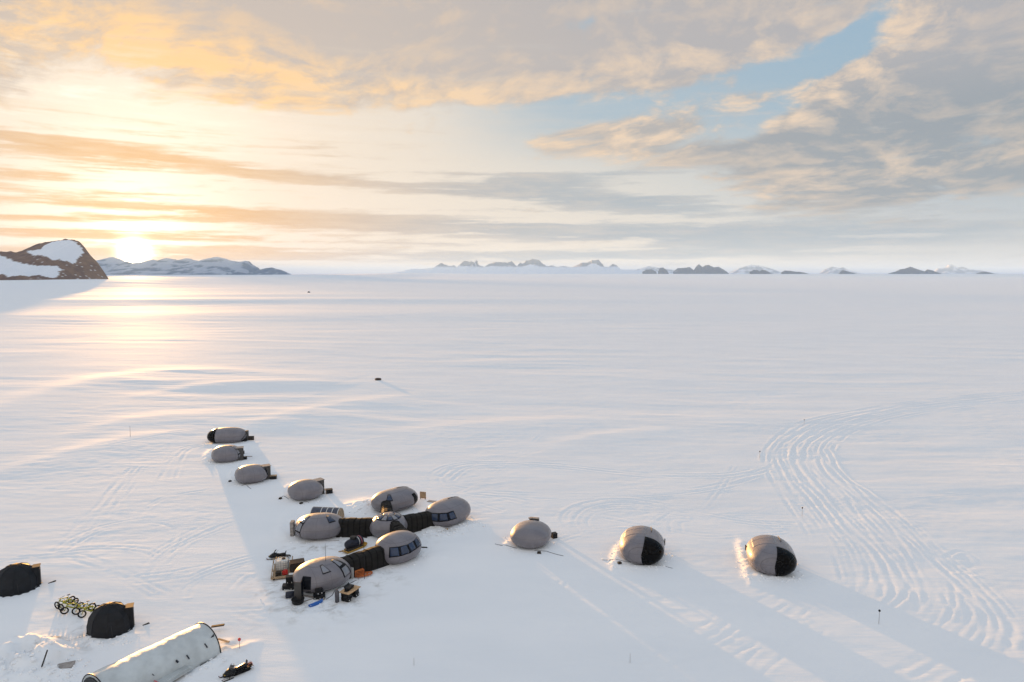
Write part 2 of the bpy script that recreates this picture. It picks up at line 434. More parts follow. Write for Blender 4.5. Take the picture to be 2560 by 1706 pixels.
def build_ground():
    nx, ny = len(GX), len(GY)
    XX, YY = np.meshgrid(GX, GY)
    dist = np.hypot(XX, YY)
    H = np.zeros((ny, nx))
    # broad swells far out; the camp stands on level ice
    far = sstep(dist, 150, 420)
    H += 25 * sstep(YY, 4500, 8800) * sstep(XX, -3200, -600)
    H += far * .42 * fbm(XX / 420, YY / 170, 4, .5, 1) * np.clip(dist / 600, .3, 1.6)
    H += 2.4 * np.exp(-((YY - 845 - .05 * XX + 25 * perlin(XX / 300, YY * 0 + 3)) / 75) ** 2) * sstep(XX, 500, -400) * sstep(XX, -1400, -500)
    H += 1.4 * np.exp(-((YY - 1010 + .03 * XX) / 100) ** 2)
    H += 1.1 * np.exp(-((YY - 560 - .1 * XX) / 70) ** 2) * sstep(XX, 260, -80)
    # snow ramp that climbs to the foot of the rocky hill
    H += 16 * sstep(XX, -650, -1350) * sstep(YY, 1050, 2000)
    # the curved drift crest out in front of the camp, and smaller drifts inside it
    def crest(pl, h, w0, w1):
        pts = [tuple(at(*q)[:2]) for q in pl]
        d, s, t = seg_dist(XX[j0:j1, i0:i1], YY[j0:j1, i0:i1], smooth_line(pts, 6))
        w = np.where(s > 0, w0, w1)
        H[j0:j1, i0:i1] += .55 * h * np.exp(-(d / w) ** 2) * np.sin(np.pi * np.clip(t, .02, .98)) ** .6
    i0, i1 = np.searchsorted(GX, [-420, 420]); j0, j1 = np.searchsorted(GY, [60, 520])
    crest([(-300, 1090), (-20, 1030), (120, 985), (300, 942), (430, 931), (620, 934), (900, 950)], .95, 9, 26)
    crest([(330, 1000), (500, 968), (700, 955), (900, 965)], .45, 6, 20)
    crest([(160, 1100), (330, 1050), (520, 1035), (800, 1030)], .35, 5, 14)
    crest([(560, 1095), (700, 1045), (900, 1005), (1100, 985)], .35, 5, 14)
    crest([(-50, 1200), (150, 1140), (330, 1095), (500, 1080)], .35, 4, 12)
    crest([(1000, 1085), (1200, 1060), (1500, 1050)], .3, 4, 12)
    crest([(1380, 1120), (1500, 1090), (1700, 1075)], .25, 3, 9)
    # wind drifts everywhere, laid out along the wind
    calm = 1 - .55 * np.exp(-((XX + 12) / 38) ** 2 - ((YY - 80) / 26) ** 2)
    wy = 14 * perlin(XX / 90, YY / 90, 61); H += .15 * fbm(XX / 62 + .3 * YY / 60 + .02 * wy, (YY + wy + .12 * XX) / 19, 5, .45, 21) * (.35 + 1.3 * sstep(perlin(XX / 75, YY / 55, 63), -.3, .4)) * calm * np.clip(dist / 130, .3, 1.2)
    H += .022 * fbm(XX / 9, YY / 3.2, 3, .55, 33) * calm
    near = (dist < 420)
    rough = sstep(fbm(XX / 22, YY / 22, 2, .5, 51), -.05, .35)
    H += np.where(near, .02 * rough * fbm(XX / 2.2, YY / 1.3, 2, .6, 40), 0)

    # ---- snowmobile tracks
    buf = np.full((ny, nx), 9.0)

    def groove(line, depth, w):
        lo, hi = line.min(0) - 3, line.max(0) + 3
        a0, a1 = np.searchsorted(GX, [lo[0], hi[0]]); b0, b1 = np.searchsorted(GY, [lo[1], hi[1]])
        for (qx, qy) in line:
            r = 1.25 * (1 + .008 * max(0, qy - 90))
            c0, c1 = np.searchsorted(GX, [qx - r, qx + r]); e0, e1 = np.searchsorted(GY, [qy - r, qy + r])
            if c1 <= c0 or e1 <= e0: continue
            d = np.hypot(GX[None, c0:c1] - qx, GY[e0:e1, None] - qy) / (1 + .008 * max(0, qy - 90))
            np.minimum(buf[e0:e1, c0:c1], d, out=buf[e0:e1, c0:c1])
        s = buf[b0:b1, a0:a1]; depth = depth * .25; w = w * .72
        prof = -depth * np.exp(-(s / w) ** 2) + depth * .75 * np.exp(-((s - 1.75 * w) / (.65 * w)) ** 2)
        fade = np.clip(.55 + 2.0 * perlin(XX[b0:b1, a0:a1] / 7 + len(line) * .37, YY[b0:b1, a0:a1] / 7), 0.05, 1.3)
        H[b0:b1, a0:a1] += np.where(s < 1.3, prof * fade * np.clip(dist[b0:b1, a0:a1] / 80, 1, 2.8), 0)
        s[:] = 9.0

    rnd = np.random.RandomState(5)

    def bundle(pl, n, spread, depth=.075, w=.30, spread2=None):
        if n > 3: n = int(n * 1.35)
        pts = smooth_line([tuple(at(*q)[:2]) for q in pl], .3)
        tan = np.gradient(pts, axis=0); tan /= np.linalg.norm(tan, axis=1)[:, None] + 1e-9
        nor = np.stack([-tan[:, 1], tan[:, 0]], 1)
        t = np.linspace(0, 1, len(pts))
        sp = spread + ((spread2 if spread2 is not None else spread) - spread) * t
        for k in range(n):
            o = (k - (n - 1) / 2) / max(1, n - 1) * 2 + rnd.uniform(-.45, .45)
            wob = fbm(t * 2.2 + k * 7.1, t * 0 + k, 2, .4, k) * .55
            cut0, cut1 = (0, 1) if n < 3 else (rnd.uniform(0, .12), rnd.uniform(.86, 1))
            sel = (t >= cut0) & (t <= cut1)
            ln = pts + nor * ((o * sp) + wob * np.maximum(sp, .5))[:, None]
            groove(ln[sel], depth * rnd.uniform(.6, 1.15), w * rnd.uniform(.85, 1.25))

    # the packed trail from the right, turning down past the last pod and fanning out
    bundle([(2700, 975), (2560, 985), (2300, 1012), (2070, 1052), (1985, 1092), (1950, 1140), (1968, 1190), (2010, 1260), (2062, 1330), (2100, 1400), (2118, 1460)], 7, 2.2, .07, .3, 2.6)
    bundle([(2600, 990), (2300, 1020), (2120, 1058), (2030, 1100), (2010, 1150), (2050, 1210), (2120, 1290), (2200, 1370), (2260, 1440), (2290, 1510), (2270, 1560)], 8, 2.2, .075, .3, 4.2)
    bundle([(2062, 1120), (2090, 1180), (2170, 1240), (2260, 1310), (2340, 1385), (2420, 1455), (2480, 1530), (2492, 1585), (2440, 1640), (2340, 1700)], 6, 1.2, .085, .32, 2.6)
    bundle([(2000, 1200), (2080, 1290), (2160, 1370), (2200, 1440), (2205, 1490), (2170, 1530)], 6, 2.4, .08, .32, 2.2)
    bundle([(2150, 1240), (2240, 1330), (2310, 1420), (2330, 1480), (2300, 1540), (2220, 1580)], 5, 2., .085, .32, 2.2)
    bundle([(2380, 1432), (2430, 1425), (2440, 1405), (2408, 1382), (2380, 1395)], 2, .5, .07, .3)
    bundle([(2300, 1400), (2400, 1470), (2500, 1560), (2560, 1640)], 2, .8, .06, .3)
    bundle([(2230, 1700), (2330, 1640), (2410, 1590), (2440, 1530), (2420, 1470)], 3, 1.0, .07, .3)
    # branch and loops to the left of the junction
    bundle([(1950, 1140), (1925, 1165), (1860, 1185), (1760, 1192), (1600, 1188), (1400, 1168), (1220, 1160), (1130, 1168), (1092, 1190), (1110, 1216), (1200, 1232), (1400, 1242), (1600, 1240), (1760, 1225), (1870, 1198), (1950, 1160)], 4, .9, .075, .3)
    bundle([(1110, 1200), (1150, 1170), (1240, 1158), (1400, 1165)], 3, 1.1, .07, .3)
    bundle([(2040, 1315), (1900, 1310), (1760, 1290), (1640, 1262), (1540, 1252), (1460, 1265), (1425, 1290), (1440, 1318), (1500, 1335)], 4, 1.2, .075, .3)
    bundle([(1470, 1330), (1450, 1300), (1490, 1275), (1580, 1270), (1720, 1288)], 2, .7, .07, .3)
    bundle([(1800, 1330), (1790, 1305), (1830, 1290), (1950, 1292), (2060, 1300)], 3, .7, .06, .3)
    bundle([(1690, 1330), (1690, 1305), (1720, 1300)], 2, .5, .06, .3)
    bundle([(1240, 1240), (1500, 1290), (1700, 1330), (1800, 1340)], 2, 1.0, .05, .3)
    # left half
    bundle([(345, 1165), (330, 1185), (265, 1260), (205, 1325), (160, 1378)], 6, 1.3, .06, .3, 1.8)
    bundle([(300, 1220), (296, 1290), (290, 1380), (285, 1440)], 4, .9, .045, .3)
    bundle([(560, 1224), (490, 1230), (420, 1244), (370, 1270), (350, 1302), (365, 1330)], 3, .9, .07, .3)
    bundle([(150, 1385), (190, 1352), (260, 1322), (350, 1305), (420, 1308), (447, 1335), (430, 1370), (395, 1410), (372, 1445)], 4, .9, .075, .3)
    bundle([(730, 1292), (640, 1292), (560, 1312), (490, 1342), (430, 1375), (395, 1405), (370, 1440), (365, 1470)], 6, 1.5, .075, .3)
    bundle([(-60, 1412), (60, 1392), (180, 1374), (280, 1369), (360, 1376), (400, 1395)], 3, .7, .07, .3)
    bundle([(-40, 1405), (100, 1398), (190, 1396), (260, 1420), (340, 1460), (420, 1500)], 3, .7, .07, .3)
    bundle([(195, 1375), (205, 1395), (260, 1415), (330, 1440)], 2, .5, .06, .3)
    bundle([(690, 1385), (600, 1408), (520, 1432), (460, 1465), (445, 1500)], 4, 1.2, .075, .3)
    bundle([(640, 1430), (610, 1455), (590, 1490), (600, 1530), (660, 1560)], 5, 1.6, .07, .32)
    bundle([(460, 1420), (452, 1470), (462, 1540), (500, 1600)], 3, .8, .06, .3)
    bundle([(340, 1450), (420, 1440), (520, 1425), (650, 1420)], 2, .8, .05, .3)
    bundle([(0, 1562), (90, 1590), (170, 1610), (230, 1625)], 2, .5, .06, .3)
    bundle([(-20, 1660), (50, 1620), (110, 1588), (160, 1570)], 2, .6, .06, .3)
    bundle([(560, 1110), (470, 1120), (440, 1150), (420, 1200)], 4, 1.4, .05, .3)
    bundle([(0, 1190), (200, 1130), (400, 1088), (560, 1070)], 2, .8, .06, .35)
    # bottom right and middle
    bundle([(1985, 1495), (1880, 1560), (1760, 1630), (1640, 1700), (1600, 1730)], 7, 2.4, .055, .3)
    bundle([(2040, 1560), (1930, 1620), (1830, 1700)], 5, 1.6, .05, .3)
    bundle([(1330, 1730), (1360, 1690), (1400, 1660), (1500, 1650)], 3, .8, .05, .3)
    bundle([(1100, 1720), (1130, 1660), (1150, 1620), (1230, 1590)], 3, .8, .045, .3)
    bundle([(950, 1590), (1200, 1560), (1500, 1540), (1800, 1500)], 3, 2.5, .03, .35)

    for q in range(16):
        x0, y0 = rnd.uniform(200, 2500), rnd.uniform(1180, 1700); a_ = rnd.uniform(-500, 500)
        bundle([(x0, y0), (x0 + a_ * .5, y0 - rnd.uniform(20, 70)), (x0 + a_, y0 - rnd.uniform(0, 130)), (x0 + a_ * 1.6, y0 - rnd.uniform(20, 190))], 2, .45, .05, .26)

    # ---- banks, heaps and trodden pits about the camp
    i0, i1 = np.searchsorted(GX, [-90, 90]); j0, j1 = np.searchsorted(GY, [45, 160])
    sx, sy = XX[j0:j1, i0:i1], YY[j0:j1, i0:i1]
    S = H[j0:j1, i0:i1]
    lump = fbm(sx / 1.1, sy / 1.1, 3, .6, 71)

    def mound(px, py, r, h, rag=.4, sq=1.0):
        c = at(px, py); d = np.hypot(sx - c.x, (sy - c.y) / sq) / r
        S[:] += .7 * h * np.exp(-d ** 2) * (1 + rag * lump * 1.6)

    def bank(pl, h, w0, w1, rag=.5):
        d, s, t = seg_dist(sx, sy, smooth_line([tuple(at(*q)[:2]) for q in pl], 1.0))
        w = np.where(s > 0, w0, w1) * (1 + .25 * lump)
        S[:] += .7 * h * np.exp(-(d / w) ** 2) * (1 + rag * lump) * np.sin(np.pi * np.clip(t, .08, .92)) ** .5
    # rims on the sun side of the two right-hand pods, dug-out fronts
    bank([(1846, 1360), (1858, 1400), (1869, 1445)], .34, 1.6, .30)
    bank([(1869, 1446), (1905, 1443), (1950, 1447), (2000, 1449)], .16, .5, .5)
    bank([(1546, 1368), (1540, 1390), (1532, 1412)], .48, 1.4, .35)
    bank([(1534, 1412), (1590, 1420), (1660, 1418)], .13, .5, .5)
    bank([(1275, 1350), (1268, 1362), (1262, 1375)], .28, 1.2, .4)
    bank([(518, 1112), (570, 1116), (640, 1108)], .22, .8, .5)
    bank([(585, 1172), (578, 1190), (590, 1205)], .3, .8, .4)
    bank([(716, 1215), (708, 1232), (720, 1248)], .3, .8, .4)
    bank([(527, 1125), (517, 1140), (520, 1155)], .35, .9, .5)
    mound(905, 1268, 2.4, .75); mound(925, 1262, 1.8, .5)
    mound(1072, 1322, 1.6, .55, .6); mound(1100, 1330, 1.5, .35, .6); mound(1140, 1326, 1.4, .3, .6); mound(1175, 1312, 1.6, .3, .5)
    mound(955, 1345, 1.8, .35); mound(925, 1445, 1.5, .2, .8); mound(1075, 1390, 2.5, .16, .8)
    bank([(735, 1270), (700, 1320), (722, 1355)], .22, 1.0, .7)
    bank([(690, 1478), (695, 1510), (735, 1535), (800, 1538), (880, 1520)], .22, .9, 1.2)
    # heap of shovelled snow with a covered pit beside it, lower left
    bank([(-60, 1690), (0, 1668), (40, 1642), (80, 1634), (112, 1638), (135, 1650)], 2.1, 1.7, .9, .25)
    mound(70, 1680, 2.4, 1.0, .35); mound(20, 1695, 2.6, .9, .35); mound(118, 1664, 1.0, .8, .4)
    bank([(135, 1692), (165, 1686), (195, 1668), (205, 1655)], .35, .6, .5, .6)
    mound(157, 1668, .95, -.45, .1)
    bank([(100, 1702), (135, 1690)], .4, .6, .6, .8)
    for q in ((232, 1604), (250, 1609), (270, 1611), (290, 1606), (305, 1598), (320, 1590), (225, 1598)): mound(*q, .55, .17, .9)
    bank([(570, 1606), (560, 1640), (540, 1660), (470, 1690)], .3, .5, .6, .7)
    bank([(560, 1638), (590, 1628), (620, 1612)], .32, .5, .7, .5)

    me = bpy.data.meshes.new('snow_field')
    me.vertices.add(nx * ny)
    co = np.stack([XX, YY, H], -1).reshape(-1)
    me.vertices.foreach_set('co', co.astype(np.float32))
    idx = (np.arange(ny - 1)[:, None] * nx + np.arange(nx - 1)[None, :]).reshape(-1)
    q = np.stack([idx, idx + 1, idx + nx + 1, idx + nx], 1).astype(np.int32)
    me.loops.add(q.size); me.loops.foreach_set('vertex_index', q.reshape(-1))
    me.polygons.add(len(q)); me.polygons.foreach_set('loop_start', np.arange(0, q.size, 4, dtype=np.int32))
    me.polygons.foreach_set('use_smooth', np.ones(len(q), bool))
    me.update(calc_edges=True)
    me.materials.append(M['snow'])
    o = bpy.data.objects.new('snow_field', me); COL.objects.link(o); o['kind'] = 'structure'
    o['label'] = 'wind packed snow field crossed by snowmobile tracks'
    return H


GH = build_ground()


def gz(x, y):
    i = min(max(np.searchsorted(GX, x) - 1, 0), len(GX) - 2); j = min(max(np.searchsorted(GY, y) - 1, 0), len(GY) - 2)
    u = (x - GX[i]) / (GX[i + 1] - GX[i]); v = (y - GY[j]) / (GY[j + 1] - GY[j])
    return float((GH[j, i] * (1 - u) + GH[j, i + 1] * u) * (1 - v) + (GH[j + 1, i] * (1 - u) + GH[j + 1, i + 1] * u) * v)


def on(px, py):
    """the point of the snow seen at this pixel"""
    p = at(px, py)
    for _ in range(4):
        z = gz(p.x, p.y); p = at(px, py, z)
    return Vector((p.x, p.y, gz(p.x, p.y)))


# ------------------------------------------------------------------ hills and mountains
def rock_material(name, rock, rock2, snow):
    m = mat(name, rock, .85)
    nt = m.node_tree; X.nt = nt; b = nt.nodes['Principled BSDF']; b.inputs['Specular IOR Level'].default_value = .2
    at_ = nt.nodes.new('ShaderNodeAttribute'); at_.attribute_name = 'snow'
    g = nt.nodes.new('ShaderNodeNewGeometry')
    n = noise(X(g.outputs['Position']), .03, 6, .65)
    r = mix(smooth(n, .35, .65), rock, rock2)
    nt.links.new(mix(X(at_.outputs['Fac']), r, snow).s, b.inputs['Base Color'])
    return m


def massif(name, label, prof, D, depth, mask, m, seed, rough=.10, nx=260, ny=60, foot=0.0, lean=.45):
    """mountain whose skyline follows prof (bearing, height), real depth in front and behind"""
    pr = []
    for (px, py) in prof:
        d = ray(px, py)
        pr.append((d.x / d.y * D, CAM_H + d.z / d.y * D))
    pr = np.array(pr)
    xs = np.linspace(pr[0, 0], pr[-1, 0], nx)
    top = np.interp(xs, pr[:, 0], pr[:, 1])
    v = np.linspace(-1, 1, ny)
    XX, VV = np.meshgrid(xs, v)
    top = top + (top.max() * (.06 if len(prof) > 40 else .035)) * fbm(xs / (top.max() * .2), xs * 0 + seed, 3, .6, seed + 2) * np.clip(top / top.max(), 0, 1)
    T = np.broadcast_to(top, XX.shape)
    span = max(T.max(), 1)
    front = lean
    s = np.where(VV < 0, 1 + VV, 1 - VV)                    # 0 at feet .. 1 at crest
    sc = span * .9
    n = fbm(XX / sc, VV * depth / sc, 6, .55, seed)
    rid = 1 - 2 * np.abs(fbm(XX / (sc * .8), VV * depth / (sc * 1.6), 5, .5, seed + 5))
    shape = s ** (1.15 + .35 * n)
    Z = T * shape + span * rough * (n * 1.1 + (rid - .5) * .7) * np.sin(np.pi * np.clip(s, 0, 1)) + span * rough * .12 * n * s
    Z = np.maximum(Z, -2 + foot) if foot else Z - 3 * (1 - s)
    Y = D + VV * depth * (1 + .25 * fbm(XX / (sc * 2), XX * 0 + seed, 2, .5, seed + 9)) * np.where(VV < 0, 1.0, 1.2)
    k = np.where(VV > 0, Y / D, 1.0)                        # the far slope keeps the bearing of its skyline
    me = bpy.data.meshes.new(name)
    co = np.stack([XX * k + np.where(VV < 0, VV * depth * .12, 0), Y, Z], -1)
    me.vertices.add(nx * ny); me.vertices.foreach_set('co', co.reshape(-1).astype(np.float32))
    idx = (np.arange(ny - 1)[:, None] * nx + np.arange(nx - 1)[None, :]).reshape(-1)
    q = np.stack([idx, idx + 1, idx + nx + 1, idx + nx], 1).astype(np.int32)
    me.loops.add(q.size); me.loops.foreach_set('vertex_index', q.reshape(-1))
    me.polygons.add(len(q)); me.polygons.foreach_set('loop_start', np.arange(0, q.size, 4, dtype=np.int32))
    me.polygons.foreach_set('use_smooth', np.ones(len(q), bool))
    me.update(calc_edges=True)
    a = me.attributes.new('snow', 'FLOAT', 'POINT')
    mask.Z, mask.Y = Z, Y
    px = CX + F_PX * XX / Y
    a.data.foreach_set('value', np.clip(mask(XX, VV, s, Z / span, n, rid, px), 0, 1).reshape(-1).astype(np.float32))
    me.materials.append(m)
    o = bpy.data.objects.new(name, me); COL.objects.link(o)
    o['kind'] = 'structure'; o['label'] = label
    return o


def build_mountains():
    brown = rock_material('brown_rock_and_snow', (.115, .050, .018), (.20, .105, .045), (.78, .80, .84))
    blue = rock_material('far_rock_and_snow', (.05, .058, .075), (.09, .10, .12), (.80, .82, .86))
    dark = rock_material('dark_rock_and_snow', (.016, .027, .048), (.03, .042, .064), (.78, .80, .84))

    # near nunatak on the left
    K1 = lambda pts: np.array([(x * .136, 580 + y * .136) for x, y in pts])
    dome = K1([(590, 365), (870, 325), (920, 250), (1050, 195), (1200, 165), (1370, 155), (1450, 185), (1560, 280), (1600, 330), (1610, 385), (1570, 440), (1620, 480), (1560, 450), (1510, 500),
               (1500, 560), (1440, 590), (1370, 545), (1270, 545), (1215, 500), (1130, 530), (1060, 490), (1000, 455), (850, 430), (750, 440), (680, 400)])
    lower = K1([(-4400, 330), (-2000, 390), (0, 435), (60, 425), (190, 460), (250, 490), (330, 500), (430, 545), (600, 580), (760, 615), (980, 625), (1190, 625), (1230, 670), (1320, 700), (1220, 730),
                (1240, 800), (1190, 850), (1050, 830), (900, 790), (750, 820), (600, 800), (450, 815), (370, 825), (320, 780), (200, 775), (100, 745), (0, 745), (-2000, 700), (-4400, 690)])
    foot = K1([(1830, 850), (1870, 890), (1950, 920), (2090, 985), (1830, 1000)])

    def inside(px, py, poly):
        c = np.zeros(px.shape, bool)
        for i in range(len(poly)):
            (x0, y0), (x1, y1) = poly[i - 1], poly[i]
            if y0 == y1: continue
            c ^= ((y0 > py) != (y1 > py)) & (px < (x1 - x0) * (py - y0) / (y1 - y0) + x0)
        return c.astype(float)

    def hill_mask(x, v, s, zr, n, rid, px):
        Z = hill_mask.Z; Y = hill_mask.Y
        py = HOR - F_PX * (Z - CAM_H) / Y
        wx, wy = 3.0 * fbm(px / 9, py / 4, 4, .65, 91), 1.6 * fbm(px / 9, py / 4, 4, .65, 95)
        m = np.maximum.reduce([inside(px + wx, py + wy, q) for q in (dome, lower, foot)])
        spots = sstep(fbm(px / 4.5, py / 2.0, 3, .6, 97), .46, .54) * (px > 105) * (py > 640) * .9
        return np.where(v < .0, np.maximum(m, spots), sstep(n, 0, .3))
    massif('rocky_hill', 'near brown rock hill with a snow dome on its top, left edge',
           [(-520, 712), (-420, 690), (-300, 668), (-160, 648), (-60, 634), (0, 628), (45, 629), (62, 627), (82, 616), (100, 607), (125, 603), (150, 600), (168, 597), (186, 599),
            (198, 603), (212, 617), (226, 637), (243, 655), (258, 676), (272, 698), (286, 713)],
           2150, 330, hill_mask, brown, 3, .055, 520, 150)

    def range_mask(x, v, s, zr, n, rid, px):
        a = sstep(rid * .6 + n * .9 + s * .35, .38, .58)
        a = a * sstep(px, 652, 628)
        a = np.maximum(a, .8 * sstep(s, .12, .05) * (n > -.1))
        return a * .45
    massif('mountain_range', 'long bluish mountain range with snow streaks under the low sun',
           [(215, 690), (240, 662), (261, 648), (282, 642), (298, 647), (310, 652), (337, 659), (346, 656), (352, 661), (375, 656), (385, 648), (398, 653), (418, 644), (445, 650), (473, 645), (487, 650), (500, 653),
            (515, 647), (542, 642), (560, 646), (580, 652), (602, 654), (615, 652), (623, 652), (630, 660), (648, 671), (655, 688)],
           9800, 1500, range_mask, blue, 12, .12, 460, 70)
    massif('coastal_ridge', 'low dark blue ridge ending the long range on its right',
           [(640, 688), (655, 673), (668, 670), (680, 668.5), (692, 672), (704, 675), (722, 683), (730, 687)],
           9300, 700, lambda x, v, s, zr, n, rid, px: sstep(n, .25, .4) * .4, blue, 14, .06, 120, 30)
    massif('coastal_ridge', 'small dark hump at the foot of the long range',
           [(568, 689), (585, 684), (596, 680), (612, 683), (640, 689)],
           8600, 400, lambda x, v, s, zr, n, rid, px: n * 0, dark, 15, .05, 80, 24)

    def mid_mask(x, v, s, zr, n, rid, px):
        rk = sstep(s + .35 * n, .58, .72) * sstep(zr, .42, .58)
        return 1 - rk * .95
    massif('snowy_massif', 'pale snow massif with square rock towers in the middle of the horizon',
           [(985, 686), (1022, 677), (1030, 673), (1062, 672), (1090, 669), (1103, 658), (1112, 661), (1125, 665), (1135, 664), (1150, 672), (1155, 660), (1160, 653), (1176, 654), (1186, 655), (1193, 650), (1197, 664),
            (1212, 667), (1224, 658), (1250, 655), (1268, 657), (1279, 653), (1286, 660), (1292, 666), (1301, 655), (1307, 660), (1316, 651), (1332, 647), (1346, 648), (1356, 658), (1366, 666), (1380, 664), (1396, 668),
            (1410, 665), (1430, 668), (1440, 664), (1458, 656), (1470, 655), (1480, 650), (1497, 650), (1506, 660), (1512, 667), (1522, 668), (1533, 659), (1543, 665), (1552, 674), (1590, 675), (1640, 678), (1700, 686)],
           15000, 1900, mid_mask, blue, 22, .07, 700, 60)

    def no(x, v, s, zr, n, rid, px): return sstep(n, .5, .6) * .25
    isl = [([(1606, 679), (1616, 674), (1628, 673), (1640, 678)], 'tiny dark rock left of the square dark stump on the horizon'),
           ([(1645, 679), (1650, 669), (1658, 668), (1668, 677)], 'small square dark stump right of the rock towers'),
           ([(1683, 679), (1694, 670), (1712, 669), (1724, 667), (1738, 678)], 'long flat dark rock left of the twin dark peaks'),
           ([(1733, 678), (1742, 663), (1747, 659), (1756, 667), (1764, 662), (1772, 661), (1784, 668), (1796, 666), (1806, 672), (1816, 679)], 'twin dark peaks on the horizon right of the middle'),
           ([(1874, 680), (1884, 674), (1894, 675), (1900, 680)], 'low dark islet, left one of the close pair'),
           ([(1897, 680), (1905, 674), (1914, 676), (1921, 680)], 'low dark islet, right one of the close pair'),
           ([(1953, 681), (1962, 676), (1975, 677), (1994, 680)], 'flat dark islet right of the close pair'),
           ([(1984, 683), (1995, 679), (2008, 681), (2015, 683)], 'flattest dark islet just in front of its flat neighbour'),
           ([(2098, 682), (2106, 675), (2114, 677), (2130, 682)], 'lone small pointed dark islet on the right'),
           ([(2220, 684), (2238, 679), (2250, 673), (2262, 671), (2275, 666), (2288, 671), (2302, 676), (2318, 681), (2332, 684)], 'largest dark pyramid islet on the right'),
           ([(2310, 680), (2318, 673), (2330, 676), (2342, 681)], 'dark islet hiding behind the largest pyramid'),
           ([(2440, 684), (2455, 679), (2463, 679), (2476, 684)], 'last low dark islet at the right')]
    for i, (p, lb) in enumerate(isl):
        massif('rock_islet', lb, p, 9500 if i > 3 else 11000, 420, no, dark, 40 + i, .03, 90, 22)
    pale = [([(1555, 686), (1600, 671), (1622, 665), (1650, 670), (1690, 676), (1720, 686)], 'pale snow rise behind the small dark stump'),
            ([(1815, 686), (1845, 671), (1878, 661), (1900, 664), (1930, 672), (1960, 686)], 'faint pale mountain behind the close pair of islets'),
            ([(2045, 686), (2064, 672), (2082, 666), (2098, 671), (2106, 667), (2122, 677), (2150, 686)], 'faint pale mountain left of the largest pyramid'),
            ([(2325, 686), (2343, 671), (2362, 669), (2370, 661), (2378, 660), (2392, 669), (2406, 666), (2420, 673), (2450, 676), (2480, 686)], 'pale blue jagged mountain right of the largest pyramid')]
    for i, (p, lb) in enumerate(pale):
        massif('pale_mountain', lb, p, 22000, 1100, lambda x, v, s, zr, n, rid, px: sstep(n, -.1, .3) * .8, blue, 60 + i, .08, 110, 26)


build_mountains()


# ------------------------------------------------------------------ the air
def build_haze():
    x0, x1, y0, y1, z0, z1 = -43000, 43000, -2600, 43000, float(GH.min()) - 1.0, 372.0
    bm = bmesh.new(); bmesh.ops.create_cube(bm, size=1.0)
    for v in bm.verts:
        v.co = Vector(((x0 + x1) / 2 + v.co.x * (x1 - x0), (y0 + y1) / 2 + v.co.y * (y1 - y0), (z0 + z1) / 2 + v.co.z * (z1 - z0)))
    me = bpy.data.meshes.new('haze'); bm.to_mesh(me); bm.free()
    m = bpy.data.materials.new('thin_air'); m.use_nodes = True
    nt = m.node_tree; nt.nodes.clear()
    pv = nt.nodes.new('ShaderNodeVolumePrincipled')
    pv.inputs['Density'].default_value = 5.0e-5
    pv.inputs['Color'].default_value = (.43, .65, 1.0, 1)
    pv.inputs['Anisotropy'].default_value = 0.0
    pv.inputs['Density Attribute'].default_value = ''
    out = nt.nodes.new('ShaderNodeOutputMaterial'); nt.links.new(pv.outputs[0], out.inputs['Volume'])
    me.materials.append(m)
    o = bpy.data.objects.new('haze', me); COL.objects.link(o); o['kind'] = 'stuff'; o['label'] = 'thin pale haze lying over the whole ice plain'
    o['category'] = 'haze'


build_haze()


